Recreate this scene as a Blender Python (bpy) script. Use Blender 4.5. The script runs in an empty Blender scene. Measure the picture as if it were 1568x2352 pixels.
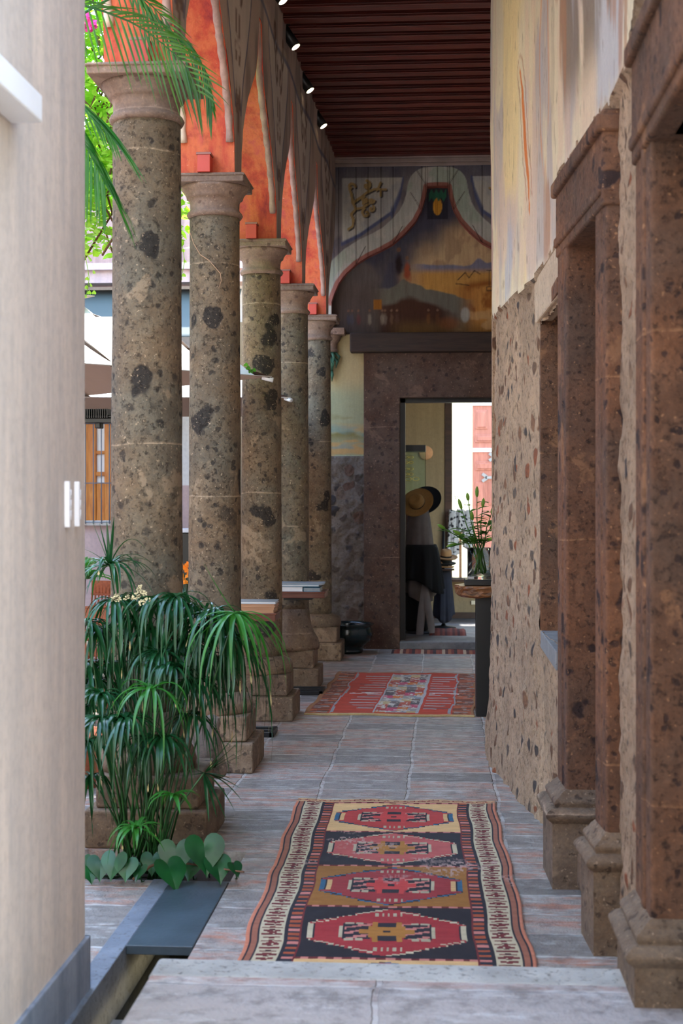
import bpy, bmesh, math, random
import numpy as np
from mathutils import Vector, Matrix

random.seed(7)
rng = np.random.default_rng(7)
C = bpy.context.scene.collection
SC = bpy.context.scene

# ------------------------------------------------------------------ camera, light, exposure
F = 3300.0; W, H = 1568, 2352; HOR = 1140.0; EYE = 1.65
YAW = math.atan((1015 - 784) / F)
cam_d = bpy.data.cameras.new('camera'); cam = bpy.data.objects.new('camera', cam_d); C.objects.link(cam)
cam.location = (0, 0, EYE); cam.rotation_euler = (math.pi / 2, 0, YAW)
cam_d.sensor_width = 36; cam_d.sensor_fit = 'AUTO'; cam_d.lens = F / H * 36
cam_d.shift_y = -(H / 2 - HOR) / H
cam_d.clip_start = 0.05; cam_d.clip_end = 200
cam_d.dof.use_dof = True; cam_d.dof.focus_distance = 9.0; cam_d.dof.aperture_fstop = 4.0
SC.camera = cam

SC.view_settings.view_transform = 'Standard'; SC.view_settings.look = 'None'
SC.view_settings.gamma = 1; SC.view_settings.use_curve_mapping = False
SC.view_settings.exposure = 1.08

wd = bpy.data.worlds.new('world'); SC.world = wd; wd.use_nodes = True
wn = wd.node_tree; wn.nodes.clear()
sky = wn.nodes.new('ShaderNodeTexSky'); sky.sky_type = 'NISHITA'; sky.sun_disc = False
sky.sun_elevation = math.radians(58); sky.sun_rotation = math.radians(0); sky.air_density = 1.5; sky.dust_density = 0.4
bg = wn.nodes.new('ShaderNodeBackground'); bg.inputs['Strength'].default_value = 0.92
wo = wn.nodes.new('ShaderNodeOutputWorld')
wn.links.new(sky.outputs[0], bg.inputs[0]); wn.links.new(bg.outputs[0], wo.inputs[0])

sun_d = bpy.data.lights.new('sun', 'SUN'); sun = bpy.data.objects.new('sun', sun_d); C.objects.link(sun)
sun_d.energy = 6.0; sun_d.angle = math.radians(0.6); sun_d.color = (1.0, 0.93, 0.82)
sun.rotation_euler = Vector((0.03, -0.42, -0.90)).to_track_quat('-Z', 'Y').to_euler()
sun.location = (-4, 16, 14)

# ------------------------------------------------------------------ pixel -> world (photo frame)
def ray(px, py):
    a = (px - 784) / F; b = (HOR - py) / F
    c, s = math.cos(YAW), math.sin(YAW)
    return Vector((-s + a * c, c + a * s, b))
def PY(px, py, Y):
    d = ray(px, py); t = Y / d.y
    return Vector((d.x * t, Y, EYE + d.z * t))
def PZ(px, py, z=0.0):
    d = ray(px, py); t = (z - EYE) / d.z
    return Vector((d.x * t, d.y * t, z))

# ------------------------------------------------------------------ tagging helpers
def tag(o, label=None, cat=None, group=None, kind=None):
    if label: o['label'] = label
    if cat: o['category'] = cat
    if group: o['group'] = group
    if kind: o['kind'] = kind
    return o
def empty(name, loc=(0, 0, 0), rz=0.0, label=None, cat=None, group=None, kind=None):
    o = bpy.data.objects.new(name, None); C.objects.link(o)
    o.location = loc; o.rotation_euler = (0, 0, rz); o.empty_display_size = 0.1
    return tag(o, label, cat, group, kind)
def dup(root, loc=None, rz=None, label=None):
    r = root.copy(); C.objects.link(r)
    if loc is not None: r.location = loc
    if rz is not None: r.rotation_euler = (0, 0, rz)
    if label: r['label'] = label
    for ch in list(root.children):
        c = ch.copy(); C.objects.link(c); c.parent = r
        for g in list(ch.children):
            d = g.copy(); C.objects.link(d); d.parent = c
    return r

class MB:
    """collects shapes, links them as one mesh object"""
    def __init__(s): s.v = []; s.f = []; s.m = []; s.sm = []
    def add(s, vs, fs, mi=0, smooth=False):
        b = len(s.v); s.v += [tuple(v) for v in vs]
        for f in fs: s.f.append(tuple(b + i for i in f)); s.m.append(mi); s.sm.append(smooth)
        return s
    def box(s, c, d, mi=0, rot=None):
        hx, hy, hz = d[0] / 2, d[1] / 2, d[2] / 2
        vs = [Vector((x, y, z)) for x in (-hx, hx) for y in (-hy, hy) for z in (-hz, hz)]
        if rot is not None: vs = [rot @ v for v in vs]
        c = Vector(c); vs = [v + c for v in vs]
        return s.add(vs, [(0, 1, 3, 2), (4, 6, 7, 5), (0, 4, 5, 1), (2, 3, 7, 6), (0, 2, 6, 4), (1, 5, 7, 3)], mi)
    def bb(s, x0, x1, y0, y1, z0, z1, mi=0):
        return s.box(((x0 + x1) / 2, (y0 + y1) / 2, (z0 + z1) / 2), (abs(x1 - x0), abs(y1 - y0), abs(z1 - z0)), mi)
    def prism(s, poly, z0, z1, mi=0):
        n = len(poly)
        vs = [(p[0], p[1], z0) for p in poly] + [(p[0], p[1], z1) for p in poly]
        return s.add(vs, [tuple(range(n))[::-1], tuple(range(n, 2 * n))] + [(i, (i + 1) % n, n + (i + 1) % n, n + i) for i in range(n)], mi)
    def lathe(s, prof, n=32, c=(0, 0, 0), mi=0, wob=None, cap=True, smooth=True):
        vs = []; fs = []
        for k, (r, z) in enumerate(prof):
            for i in range(n):
                a = 2 * math.pi * i / n; rr = r if wob is None else r * (1 + wob(a, z))
                vs.append((c[0] + rr * math.cos(a), c[1] + rr * math.sin(a), c[2] + z))
        for k in range(len(prof) - 1):
            for i in range(n):
                j = (i + 1) % n
                fs.append((k * n + i, k * n + j, (k + 1) * n + j, (k + 1) * n + i))
        s.add(vs, fs, mi, smooth)
        if cap:
            b = len(s.v) - len(vs)
            s.f.append(tuple(b + i for i in range(n))[::-1]); s.m.append(mi); s.sm.append(False)
            s.f.append(tuple(b + (len(prof) - 1) * n + i for i in range(n))); s.m.append(mi); s.sm.append(False)
        return s
    def tube(s, pts, r, n=8, mi=0, cap=True):
        pts = [Vector(p) for p in pts]; L = len(pts)
        rs = r if isinstance(r, (list, tuple)) else [r] * L
        t0 = (pts[1] - pts[0]).normalized()
        up = Vector((0, 0, 1)) if abs(t0.z) < 0.9 else Vector((1, 0, 0))
        nrm = t0.cross(up).normalized(); vs = []
        for k in range(L):
            t = (pts[min(k + 1, L - 1)] - pts[max(k - 1, 0)]).normalized()
            nrm = (nrm - t * nrm.dot(t)).normalized(); bn = t.cross(nrm)
            for i in range(n):
                a = 2 * math.pi * i / n
                vs.append(pts[k] + (nrm * math.cos(a) + bn * math.sin(a)) * rs[k])
        fs = [(k * n + i, k * n + (i + 1) % n, (k + 1) * n + (i + 1) % n, (k + 1) * n + i) for k in range(L - 1) for i in range(n)]
        if cap: fs += [tuple(range(n))[::-1], tuple((L - 1) * n + i for i in range(n))]
        return s.add(vs, fs, mi, True)
    def ribbon(s, pts, w, side=None, fold=0.25, prof=None, mi=0):
        """leaf blade: centre line, width, V fold"""
        pts = [Vector(p) for p in pts]; L = len(pts); vs = []
        for k in range(L):
            u = k / (L - 1)
            t = (pts[min(k + 1, L - 1)] - pts[max(k - 1, 0)])
            t = t.normalized() if t.length > 1e-9 else Vector((0, 0, -1))
            sd = side if side is not None else t.cross(Vector((0, 0, 1)))
            if sd.length < 1e-3: sd = Vector((1, 0, 0))
            sd = (sd - t * sd.dot(t)).normalized(); nn = sd.cross(t)
            ww = w * (prof(u) if prof else (min(1, u * 6 + .25) * (1 - u ** 3) + .02)) / 2
            vs += [pts[k] - sd * ww, pts[k] - nn * ww * fold, pts[k] + sd * ww]
        fs = []
        for k in range(L - 1):
            a = 3 * k; fs += [(a, a + 1, a + 4, a + 3), (a + 1, a + 2, a + 5, a + 4)]
        return s.add(vs, fs, mi, True)
    def build(s, name, mats, parent=None, bevel=0.0, kind=None, origin=None, seg=2):
        me = bpy.data.meshes.new(name); me.from_pydata(s.v, [], s.f)
        if not isinstance(mats, (list, tuple)): mats = [mats]
        for m in mats: me.materials.append(m)
        me.polygons.foreach_set('material_index', s.m); me.polygons.foreach_set('use_smooth', s.sm)
        bm = bmesh.new(); bm.from_mesh(me); bmesh.ops.recalc_face_normals(bm, faces=bm.faces); bm.to_mesh(me); bm.free()
        me.update()
        o = bpy.data.objects.new(name, me); C.objects.link(o)
        if parent is not None: o.parent = parent
        if bevel > 0:
            b = o.modifiers.new('bevel', 'BEVEL'); b.width = bevel; b.segments = seg; b.limit_method = 'ANGLE'
        if kind: o['kind'] = kind
        return o

def at(o, loc):
    """move a mesh built in world coordinates so its origin sits at loc"""
    loc = Vector(loc); o.data.transform(Matrix.Translation(-loc)); o.location = loc; return o

def grid_obj(name, P3, col, mats, face_mask=None, mat_idx=None, parent=None, smooth=True, corner=False):
    """P3 (n,m,3) points, col (n,m,3) or per-face colours (n-1,m-1,3)"""
    n, m = P3.shape[:2]
    idx = np.arange(n * m).reshape(n, m)
    quads = np.stack([idx[:-1, :-1], idx[1:, :-1], idx[1:, 1:], idx[:-1, 1:]], -1).reshape(-1, 4)
    keep = np.ones(len(quads), bool) if face_mask is None else face_mask.reshape(-1)
    quads = quads[keep]
    me = bpy.data.meshes.new(name)
    me.vertices.add(n * m); me.vertices.foreach_set('co', P3.reshape(-1).astype(np.float32))
    nf = len(quads)
    me.loops.add(nf * 4); me.loops.foreach_set('vertex_index', quads.reshape(-1).astype(np.int32))
    me.polygons.add(nf); me.polygons.foreach_set('loop_start', np.arange(0, nf * 4, 4, dtype=np.int32))
    if not isinstance(mats, (list, tuple)): mats = [mats]
    for mt in mats: me.materials.append(mt)
    if mat_idx is not None: me.polygons.foreach_set('material_index', mat_idx.reshape(-1)[keep].astype(np.int32))
    me.polygons.foreach_set('use_smooth', np.full(nf, smooth))
    me.update(calc_edges=True)
    if corner:
        a = me.color_attributes.new('Col', 'FLOAT_COLOR', 'CORNER')
        c = col.reshape(-1, 3)[keep]; c = np.repeat(c, 4, 0)
    else:
        a = me.color_attributes.new('Col', 'FLOAT_COLOR', 'POINT'); c = col.reshape(-1, 3)
    rgba = np.ones((len(c), 4), np.float32); rgba[:, :3] = c
    a.data.foreach_set('color', rgba.reshape(-1))
    me.validate()
    o = bpy.data.objects.new(name, me); C.objects.link(o)
    if parent is not None: o.parent = parent
    return o

# ------------------------------------------------------------------ numpy paint helpers
def lin(c):
    c = np.asarray(c, float) / 255.0
    return np.where(c <= .04045, c / 12.92, ((c + .055) / 1.055) ** 2.4)
def vn(x, y, seed=0):
    xi = np.floor(x).astype(int); yi = np.floor(y).astype(int); fx = x - xi; fy = y - yi
    fx = fx * fx * (3 - 2 * fx); fy = fy * fy * (3 - 2 * fy)
    def h(a, b):
        n = (a * 374761393 + b * 668265263 + seed * 974711) & 0x7fffffff
        n = ((n ^ (n >> 13)) * 1274126177) & 0x7fffffff
        return ((n ^ (n >> 16)) & 0xffff) / 65535.0
    return (h(xi, yi) * (1 - fx) + h(xi + 1, yi) * fx) * (1 - fy) + (h(xi, yi + 1) * (1 - fx) + h(xi + 1, yi + 1) * fx) * fy
def fbm(x, y, seed=0, o=4):
    r = 0; a = .5; t = 0
    for k in range(o): r = r + a * vn(x * 2 ** k, y * 2 ** k, seed + k); t += a; a *= .5
    return r / t
def ss(a, b, x):
    t = np.clip((x - a) / (b - a + 1e-12), 0, 1); return t * t * (3 - 2 * t)
def over(col, c, m): 
    m = np.clip(m, 0, 1)[..., None]; return col * (1 - m) + np.asarray(c) * m
def pdist(X, Y, poly):
    d = np.full(X.shape, 1e9)
    for (x0, y0), (x1, y1) in zip(poly[:-1], poly[1:]):
        dx, dy = x1 - x0, y1 - y0; L = dx * dx + dy * dy + 1e-12
        t = np.clip(((X - x0) * dx + (Y - y0) * dy) / L, 0, 1)
        d = np.minimum(d, np.hypot(X - x0 - t * dx, Y - y0 - t * dy))
    return d
def spiral(cx, cy, r, a0, turns, s=1, n=26, r1=.15):
    return [(cx + r * (1 - (1 - r1) * k / n) * math.cos(a0 + s * turns * 2 * math.pi * k / n),
             cy + r * (1 - (1 - r1) * k / n) * math.sin(a0 + s * turns * 2 * math.pi * k / n)) for k in range(n + 1)]

# ------------------------------------------------------------------ materials
class N:
    def __init__(s, name):
        s.m = bpy.data.materials.new(name); s.m.use_nodes = True; s.t = s.m.node_tree; s.t.nodes.clear()
        s.out = s.n('OutputMaterial'); s.co = s.n('TexCoord')
    def n(s, t, **k):
        x = s.t.nodes.new('ShaderNode' + t)
        for a, b in k.items(): setattr(x, a, b)
        return x
    def put(s, node, key, val):
        if val is None: return
        i = node.inputs[key]
        if isinstance(val, bpy.types.NodeSocket): s.t.links.new(val, i)
        else:
            if i.type == 'RGBA' and len(val) == 3: val = (*val, 1)
            i.default_value = val
    def obj(s, scale=(1, 1, 1), loc=(0, 0, 0), rnd=False, rot=(0, 0, 0)):
        mp = s.n('Mapping'); s.put(mp, 'Vector', s.co.outputs['Object']); s.put(mp, 'Scale', scale); s.put(mp, 'Location', loc); s.put(mp, 'Rotation', rot)
        if rnd:
            oi = s.n('ObjectInfo'); mu = s.n('Math', operation='MULTIPLY'); s.put(mu, 0, oi.outputs['Random']); s.put(mu, 1, 37.0)
            ad = s.n('VectorMath', operation='ADD'); s.put(ad, 0, mp.outputs[0]); s.put(ad, 1, mu.outputs[0]); return ad.outputs[0]
        return mp.outputs[0]
    def noise(s, v, scale=5, detail=6, rough=.55, dist=0.0, col=False):
        x = s.n('TexNoise'); s.put(x, 'Vector', v); s.put(x, 'Scale', scale); s.put(x, 'Detail', detail); s.put(x, 'Roughness', rough); s.put(x, 'Distortion', dist)
        return x.outputs['Color' if col else 'Fac']
    def vor(s, v, scale=5, feat='F1', out='Distance', rnd=1.0):
        x = s.n('TexVoronoi'); x.feature = feat; s.put(x, 'Vector', v); s.put(x, 'Scale', scale); s.put(x, 'Randomness', rnd)
        return x.outputs[out]
    def ramp(s, f, stops, interp='LINEAR'):
        x = s.n('ValToRGB'); s.put(x, 'Fac', f); e = x.color_ramp; e.interpolation = interp
        while len(e.elements) < len(stops): e.elements.new(0.5)
        for el, (p, c) in zip(e.elements, stops):
            el.position = p; el.color = (c, c, c, 1) if isinstance(c, (int, float)) else (*c, 1)
        return x.outputs['Color']
    def mix(s, f, a, b, mode='MIX'):
        x = s.n('MixRGB'); x.blend_type = mode; s.put(x, 'Fac', f); s.put(x, 'Color1', a); s.put(x, 'Color2', b); return x.outputs[0]
    def math(s, op, a, b=0.0):
        x = s.n('Math', operation=op); s.put(x, 0, a); s.put(x, 1, b); return x.outputs[0]
    def warp(s, v, scale, amt):
        nz = s.n('TexNoise'); s.put(nz, 'Vector', v); s.put(nz, 'Scale', scale); s.put(nz, 'Detail', 3.0)
        sb = s.n('VectorMath', operation='SUBTRACT'); s.put(sb, 0, nz.outputs['Color']); s.put(sb, 1, (.5, .5, .5))
        sc = s.n('VectorMath', operation='SCALE'); s.put(sc, 0, sb.outputs[0]); s.put(sc, 'Scale', amt)
        ad = s.n('VectorMath', operation='ADD'); s.put(ad, 0, v); s.put(ad, 1, sc.outputs[0]); return ad.outputs[0]
    def bump(s, h, st=.4, d=.01, nrm=None):
        x = s.n('Bump'); s.put(x, 'Height', h); s.put(x, 'Strength', st); s.put(x, 'Distance', d)
        if nrm is not None: s.put(x, 'Normal', nrm)
        return x.outputs[0]
    def bsdf(s, col, rough=.8, nrm=None, **k):
        x = s.n('BsdfPrincipled'); s.put(x, 'Base Color', col); s.put(x, 'Roughness', rough); s.put(x, 'Normal', nrm)
        for a, b in k.items(): s.put(x, a.replace('_', ' '), b)
        s.t.links.new(x.outputs[0], s.out.inputs[0]); return s.m
def plain(name, c, rough=.7, var=.15, nscale=8, bump=.0, **k):
    s = N(name); v = s.obj(rnd=True); f = s.noise(v, nscale, 5)
    c = tuple(lin(c)); d = tuple(x * (1 - var) for x in c); e = tuple(min(1, x * (1 + var)) for x in c)
    col = s.ramp(f, [(.3, d), (.7, e)])
    return s.bsdf(col, rough, s.bump(s.noise(v, nscale * 8, 4), bump, .005) if bump else None, **k)

def stone(name, c1, c2, dark, incl=.5, light=(150, 130, 105), vs=5.0, rough=.88, z_grey=False, bstr=.7, pits=.45):
    s = N(name); v = s.obj(rnd=True)
    big = s.noise(v, 1.6, 6, .6); med = s.noise(v, 9, 8, .7); fine = s.noise(v, 70, 4, .7)
    col = s.mix(s.ramp(big, [(.38, 0.0), (.62, 1.0)]), tuple(lin(c1)), tuple(lin(c2)))
    col = s.mix(s.ramp(med, [(.35, .75), (.65, 0.0)]), col, s.mix(1.0, col, (.55, .5, .47), 'MULTIPLY'))
    col = s.mix(s.math('MULTIPLY', s.ramp(fine, [(.42, 0.0), (.62, 1.0)]), .5), col, s.mix(1.0, col, (1.5, 1.42, 1.3), 'MULTIPLY'))
    wv = s.warp(v, 5, .30)
    cell = s.vor(wv, vs, 'F1', 'Distance'); rid = s.vor(wv, vs, 'F1', 'Color')
    pick = s.ramp(rid, [(min(.95, incl + .10), 0.0), (min(.98, incl + .13), 1.0)])
    blob = s.math('MULTIPLY', s.ramp(cell, [(.30, 1.0), (.38, 0.0)]), pick)
    c2_ = s.vor(s.warp(v, 20, .06), vs * 3.3, 'F1', 'Distance'); r2 = s.vor(s.warp(v, 20, .06), vs * 3.3, 'F1', 'Color')
    sb = s.math('MULTIPLY', s.ramp(c2_, [(.22, 1.0), (.34, 0.0)]), s.ramp(r2, [(.58, 0.0), (.61, 1.0)]))
    msk = s.math('MAXIMUM', s.math('MULTIPLY', blob, .9), s.math('MULTIPLY', sb, .75))
    dk = s.mix(s.ramp(s.noise(v, 45, 5, .8), [(.58, 0.0), (.74, 1.0)]), tuple(lin(dark)), tuple(lin(light)))
    col = s.mix(msk, col, dk)
    pit = s.ramp(s.noise(v, 34, 6, .75), [(.30, 1.0), (pits, 0.0)])
    col = s.mix(s.math('MULTIPLY', pit, .8), col, (.035, .025, .02))
    sp = s.math('MULTIPLY', s.ramp(s.noise(v, 55, 2, .5), [(.66, 0.0), (.72, 1.0)]), .6)
    col = s.mix(sp, col, tuple(lin(light)))
    sx = s.n('SeparateXYZ'); s.put(sx, 0, s.warp(v, 5, .03)); jf = s.math('FRACT', s.math('MULTIPLY', sx.outputs[2], .71)); jm = s.math('MULTIPLY', s.ramp(jf, [(0.0, 1.0), (.008, 0.0)]), s.ramp(med, [(.4, 0.0), (.55, .8)]))
    col = s.mix(jm, col, tuple(lin(light)))
    patch = s.math('MULTIPLY', s.ramp(s.noise(v, 3.1, 5, .6, .4), [(.60, 0.0), (.63, .55)]), 1.0)
    col = s.mix(patch, col, s.mix(.5, tuple(lin(c1)), tuple(lin(light))))
    h = s.math('SUBTRACT', s.math('ADD', s.math('MULTIPLY', med, .6), s.math('MULTIPLY', fine, .5)), s.math('ADD', pit, s.math('MULTIPLY', msk, .35)))
    return s.bsdf(col, rough, s.bump(h, bstr, .012), Specular_IOR_Level=.25)

M = {}
M['column'] = stone('column_stone', (122, 103, 80), (108, 102, 88), (40, 37, 35), .60, (188, 164, 134), 4.6)
M['capital'] = stone('capital_stone', (146, 122, 106), (128, 110, 98), (90, 70, 62), .8, (176, 150, 130), 5, bstr=.4, pits=.36)
M['plinth'] = stone('plinth_stone', (132, 112, 92), (116, 102, 88), (72, 60, 52), .75, (176, 152, 128), 6, bstr=.6, pits=.42)
M['frame'] = stone('brown_cantera', (124, 87, 64), (96, 76, 64), (48, 38, 38), .55, (172, 128, 92), 7, bstr=.6)
M['endframe'] = stone('far_cantera', (84, 62, 51), (92, 78, 70), (52, 42, 40), .8, (150, 124, 106), 5, bstr=.4, pits=.36)
M['sculpture'] = stone('sculpture_stone', (150, 132, 114), (132, 120, 108), (84, 74, 66), .8, (190, 174, 154), 6, bstr=.5, pits=.4)

def m_floor(name, pale, tile1, tile2, terra, off=(0, 0), bw=.49, rh=.262, rough=.5):
    s = N(name); v = s.obj(loc=(off[0], off[1], 0)); wv = s.warp(v, 2.2, .05); wv2 = s.warp(wv, 14, .022)
    b = s.n('TexBrick'); b.offset = 0.0; b.squash = 1.0
    s.put(b, 'Vector', wv2); s.put(b, 'Scale', 1.0); s.put(b, 'Brick Width', bw); s.put(b, 'Row Height', rh)
    s.put(b, 'Mortar Size', .012); s.put(b, 'Mortar Smooth', .4); s.put(b, 'Color1', (0, 0, 0)); s.put(b, 'Color2', (1, 1, 1)); s.put(b, 'Mortar', (.5, .5, .5)); s.put(b, 'Bias', 0.0)
    rnd = b.outputs['Color']; mort = b.outputs['Fac']
    st = s.noise(s.obj(scale=(2.2, 9, 1)), 1.3, 7, .65); med = s.noise(v, 11, 7, .7); fine = s.noise(v, 90, 3, .6)
    col = s.mix(s.ramp(s.math('ADD', s.math('MULTIPLY', rnd, .5), s.math('MULTIPLY', st, .6)), [(.3, 0.0), (.75, 1.0)]), tuple(lin(tile1)), tuple(lin(tile2)))
    tm = s.math('MULTIPLY', s.ramp(rnd, [(.35, 0.0), (.6, 1.0)]), s.ramp(s.noise(s.obj(scale=(3, 9, 1), loc=(4, 1, 0)), 1.6, 6, .7), [(.46, 0.0), (.60, 1.0)]))
    col = s.mix(s.math('MULTIPLY', tm, .8), col, tuple(lin(terra)))
    pm = s.ramp(s.noise(s.obj(scale=(2, 7, 1), loc=(9, 3, 0)), 2.4, 8, .7), [(.52, 0.0), (.66, 1.0)])
    col = s.mix(s.math('MULTIPLY', pm, .6), col, tuple(lin(pale)))
    col = s.mix(s.math('MULTIPLY', mort, s.ramp(med, [(.35, .1), (.6, .55)])), col, tuple(lin(pale)))
    dk = s.ramp(med, [(.36, .55), (.52, 0.0)]); col = s.mix(dk, col, (.10, .085, .08))
    h = s.math('ADD', s.math('MULTIPLY', med, 1.3), s.math('ADD', s.math('MULTIPLY', fine, .4), s.math('MULTIPLY', s.math('SUBTRACT', 1.0, mort), 1.0)))
    rg = s.ramp(st, [(.3, rough - .12), (.7, rough + .2)])
    return s.bsdf(col, rg, s.bump(h, .8, .012), Specular_IOR_Level=.6)
M['floor'] = m_floor('brick_floor', (206, 206, 200), (118, 112, 106), (164, 154, 144), (176, 114, 86), off=(.19, .05))
M['platform'] = m_floor('platform_floor', (206, 206, 204), (166, 160, 156), (186, 176, 170), (166, 118, 100), off=(.19, .12), bw=.9, rh=.5, rough=.6)
def m_cement(name, c, d, sc=1.0):
    s = N(name); v = s.obj(); a = s.noise(v, 5 * sc, 8, .7); b = s.noise(v, 40 * sc, 6, .75)
    col = s.mix(s.ramp(a, [(.35, 0.0), (.65, 1.0)]), tuple(lin(c)), tuple(lin(d)))
    pit = s.ramp(b, [(.34, 1.0), (.46, 0.0)]); col = s.mix(s.math('MULTIPLY', pit, .7), col, (.09, .085, .08))
    return s.bsdf(col, .7, s.bump(s.math('SUBTRACT', a, pit), .5, .008))
M['nosing'] = m_cement('step_nosing_cement', (190, 188, 180), (156, 154, 148))
M['cement'] = m_cement('grey_cement', (150, 150, 148), (108, 110, 112))
M['slate'] = plain('slate', (64, 76, 84), .38, .25, 5, .25)
def m_plaster(name, c1, c2, streak=.5, rough=.85):
    s = N(name); v = s.obj(); st = s.noise(s.obj(scale=(6, 6, .7)), 1.6, 7, .65); b = s.noise(v, 28, 6, .7)
    col = s.mix(s.ramp(st, [(.35, 0.0), (.65, 1.0)]), tuple(lin(c1)), tuple(lin(c2)))
    col = s.mix(s.ramp(b, [(.3, .3), (.55, 0.0)]), col, tuple(lin([x * .8 for x in c2])))
    return s.bsdf(col, rough, s.bump(b, .35, .006))
M['left_plaster'] = m_plaster('beige_plaster', (222, 206, 190), (194, 184, 174))
M['dado'] = m_plaster('grey_painted_band', (146, 154, 166), (116, 126, 140))
M['white_wall'] = m_plaster('white_plaster', (240, 238, 232), (228, 226, 220))
M['room_wall'] = m_plaster('beige_room_plaster', (158, 136, 104), (142, 122, 92))
M['yellow_wall'] = m_plaster('yellow_plaster', (250, 236, 188), (244, 228, 176))
M['pink_stone'] = m_plaster('pink_stone_dado', (214, 186, 178), (196, 170, 166))
def m_red():
    s = N('red_stucco'); v = s.obj(); st = s.noise(s.obj(scale=(3, 3, .8)), 1.7, 7, .68); b = s.noise(v, 16, 7, .7)
    col = s.ramp(st, [(.30, tuple(lin((150, 46, 48)))), (.42, tuple(lin((196, 76, 52)))), (.54, tuple(lin((214, 110, 68)))), (.66, tuple(lin((200, 84, 78))))])
    col = s.mix(s.ramp(b, [(.32, .35), (.5, 0.0)]), col, tuple(lin((120, 30, 28))))
    col = s.mix(s.ramp(s.noise(v, 30, 5, .6), [(.68, 0.0), (.74, .5)]), col, tuple(lin((236, 190, 160))))
    return s.bsdf(col, .75, s.bump(s.math('ADD', b, s.noise(v, 60, 3)), .5, .006))
M['red'] = m_red()
M['roll'] = m_plaster('arch_roll_plaster', (192, 160, 146), (150, 122, 114))
M['roll_sunlit'] = m_plaster('arch_roll_sunlit', (236, 214, 190), (214, 190, 168))  # paler than the corridor roll: sunlight put into the courtyard side's colour
def m_paint(name, rough=.8, b=.3, fs=60, streak=.18, disp=.006, sx=(14, 14, 1.5)):
    s = N(name); v = s.obj(); at_ = s.n('Attribute'); at_.attribute_name = 'Col'
    f = s.noise(v, fs, 5, .7); st = s.noise(s.obj(scale=sx), 2.5, 6, .7)
    col = s.mix(s.ramp(st, [(.35, streak), (.6, 0.0)]), at_.outputs['Color'], s.mix(1.0, at_.outputs['Color'], (.5, .45, .42), 'MULTIPLY'))
    col = s.mix(s.ramp(f, [(.45, 0.0), (.7, .35)]), col, s.mix(1.0, col, (1.35, 1.33, 1.28), 'MULTIPLY'))
    return s.bsdf(col, rough, s.bump(s.math('ADD', f, st), b, disp), Specular_IOR_Level=.3)
M['fresco'] = m_paint('fresco_plaster')
M['mural'] = m_paint('mural_paint', streak=.45)
def m_rubble(name, mort, stones, sc=14, st=(1, .7, .62), thr=.27, bstr=1.0):
    s = N(name); v = s.obj(scale=st); wv = s.warp(v, 9, .09)
    d = s.vor(wv, sc, 'F1', 'Distance'); rid = s.vor(wv, sc, 'F1', 'Color'); rs = s.n('SeparateColor'); s.put(rs, 0, rid)
    big = s.noise(v, 2.5, 6, .6); fine = s.noise(v, 45, 6, .75)
    m1 = s.mix(s.ramp(big, [(.35, 0.0), (.65, 1.0)]), tuple(lin(mort)), tuple(lin([x * .82 for x in mort])))
    m1 = s.mix(s.ramp(fine, [(.34, .75), (.5, 0.0)]), m1, (.10, .07, .045))
    sc_ = s.ramp(rs.outputs[1], [(i / len(stones), tuple(lin(c))) for i, c in enumerate(stones)], 'CONSTANT')
    sc_ = s.mix(s.ramp(fine, [(.35, .5), (.6, 0.0)]), sc_, (.06, .05, .045))
    msk = s.math('MULTIPLY', s.ramp(d, [(thr, 1.0), (thr + .10, 0.0)]), s.ramp(rs.outputs[0], [(.25, 0.0), (.29, 1.0)]))
    col = s.mix(msk, m1, sc_)
    h = s.math('ADD', s.math('MULTIPLY', fine, .9), s.math('ADD', s.math('MULTIPLY', msk, .5), s.noise(v, 14, 5, .7)))
    return s.bsdf(col, .92, s.bump(h, bstr, .02), Specular_IOR_Level=.2)
M['rubble'] = m_rubble('rubble_wall', (198, 168, 138), [(126, 94, 72), (112, 98, 86), (146, 108, 82), (88, 80, 76), (160, 98, 68), (128, 102, 82)])
M['rubble_far'] = m_rubble('rubble_wall_grey', (136, 126, 116), [(106, 94, 84), (84, 80, 80), (98, 88, 80), (70, 68, 70), (116, 92, 78)], sc=7, st=(1, 1, 1), thr=.42)
def m_wood(name, c1, c2, ax=(1, 14, 14), rough=.45, b=.2):
    s = N(name); v = s.obj(scale=ax, rnd=True); g = s.noise(v, 2.2, 7, .6, 1.2); f = s.noise(v, 9, 5, .6)
    col = s.mix(s.ramp(g, [(.35, 0.0), (.65, 1.0)]), tuple(lin(c1)), tuple(lin(c2)))
    return s.bsdf(col, rough, s.bump(s.math('ADD', g, f), b, .004))
M['beam'] = m_wood('beam_wood', (104, 35, 23), (64, 21, 15), rough=.45)
M['planks'] = m_wood('ceiling_planks', (52, 22, 17), (36, 14, 10))
M['door_wood'] = m_wood('street_door_wood', (160, 100, 82), (134, 78, 64), (10, 10, 1.2))
M['orange_wood'] = m_wood('orange_shutter_wood', (226, 146, 56), (196, 112, 36), (10, 10, 1.2))
M['dark_wood'] = m_wood('dark_wood', (72, 44, 30), (50, 30, 22), (1, 10, 10))
M['brown_wood'] = m_wood('lectern_wood', (120, 66, 44), (92, 46, 32), (1, 12, 12))
M['pale_wood'] = m_wood('pale_wood', (190, 142, 104), (166, 118, 84), (1, 16, 16))
M['slab_wood'] = m_wood('live_edge_wood', (150, 96, 50), (74, 44, 26), (2, 12, 12), .3, .8)
M['lintel_wood'] = m_wood('old_lintel_wood', (60, 42, 32), (40, 28, 22), (1, 14, 14), .7, .6)
M['black'] = plain('black_metal', (12, 13, 15), .4, .1)
M['redbox'] = plain('red_painted_box', (196, 70, 54), .5, .06)
M['white'] = plain('white_metal', (236, 238, 240), .35, .02)
M['grey_metal'] = plain('grey_metal', (150, 154, 158), .35, .05, Metallic=.7)
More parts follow.
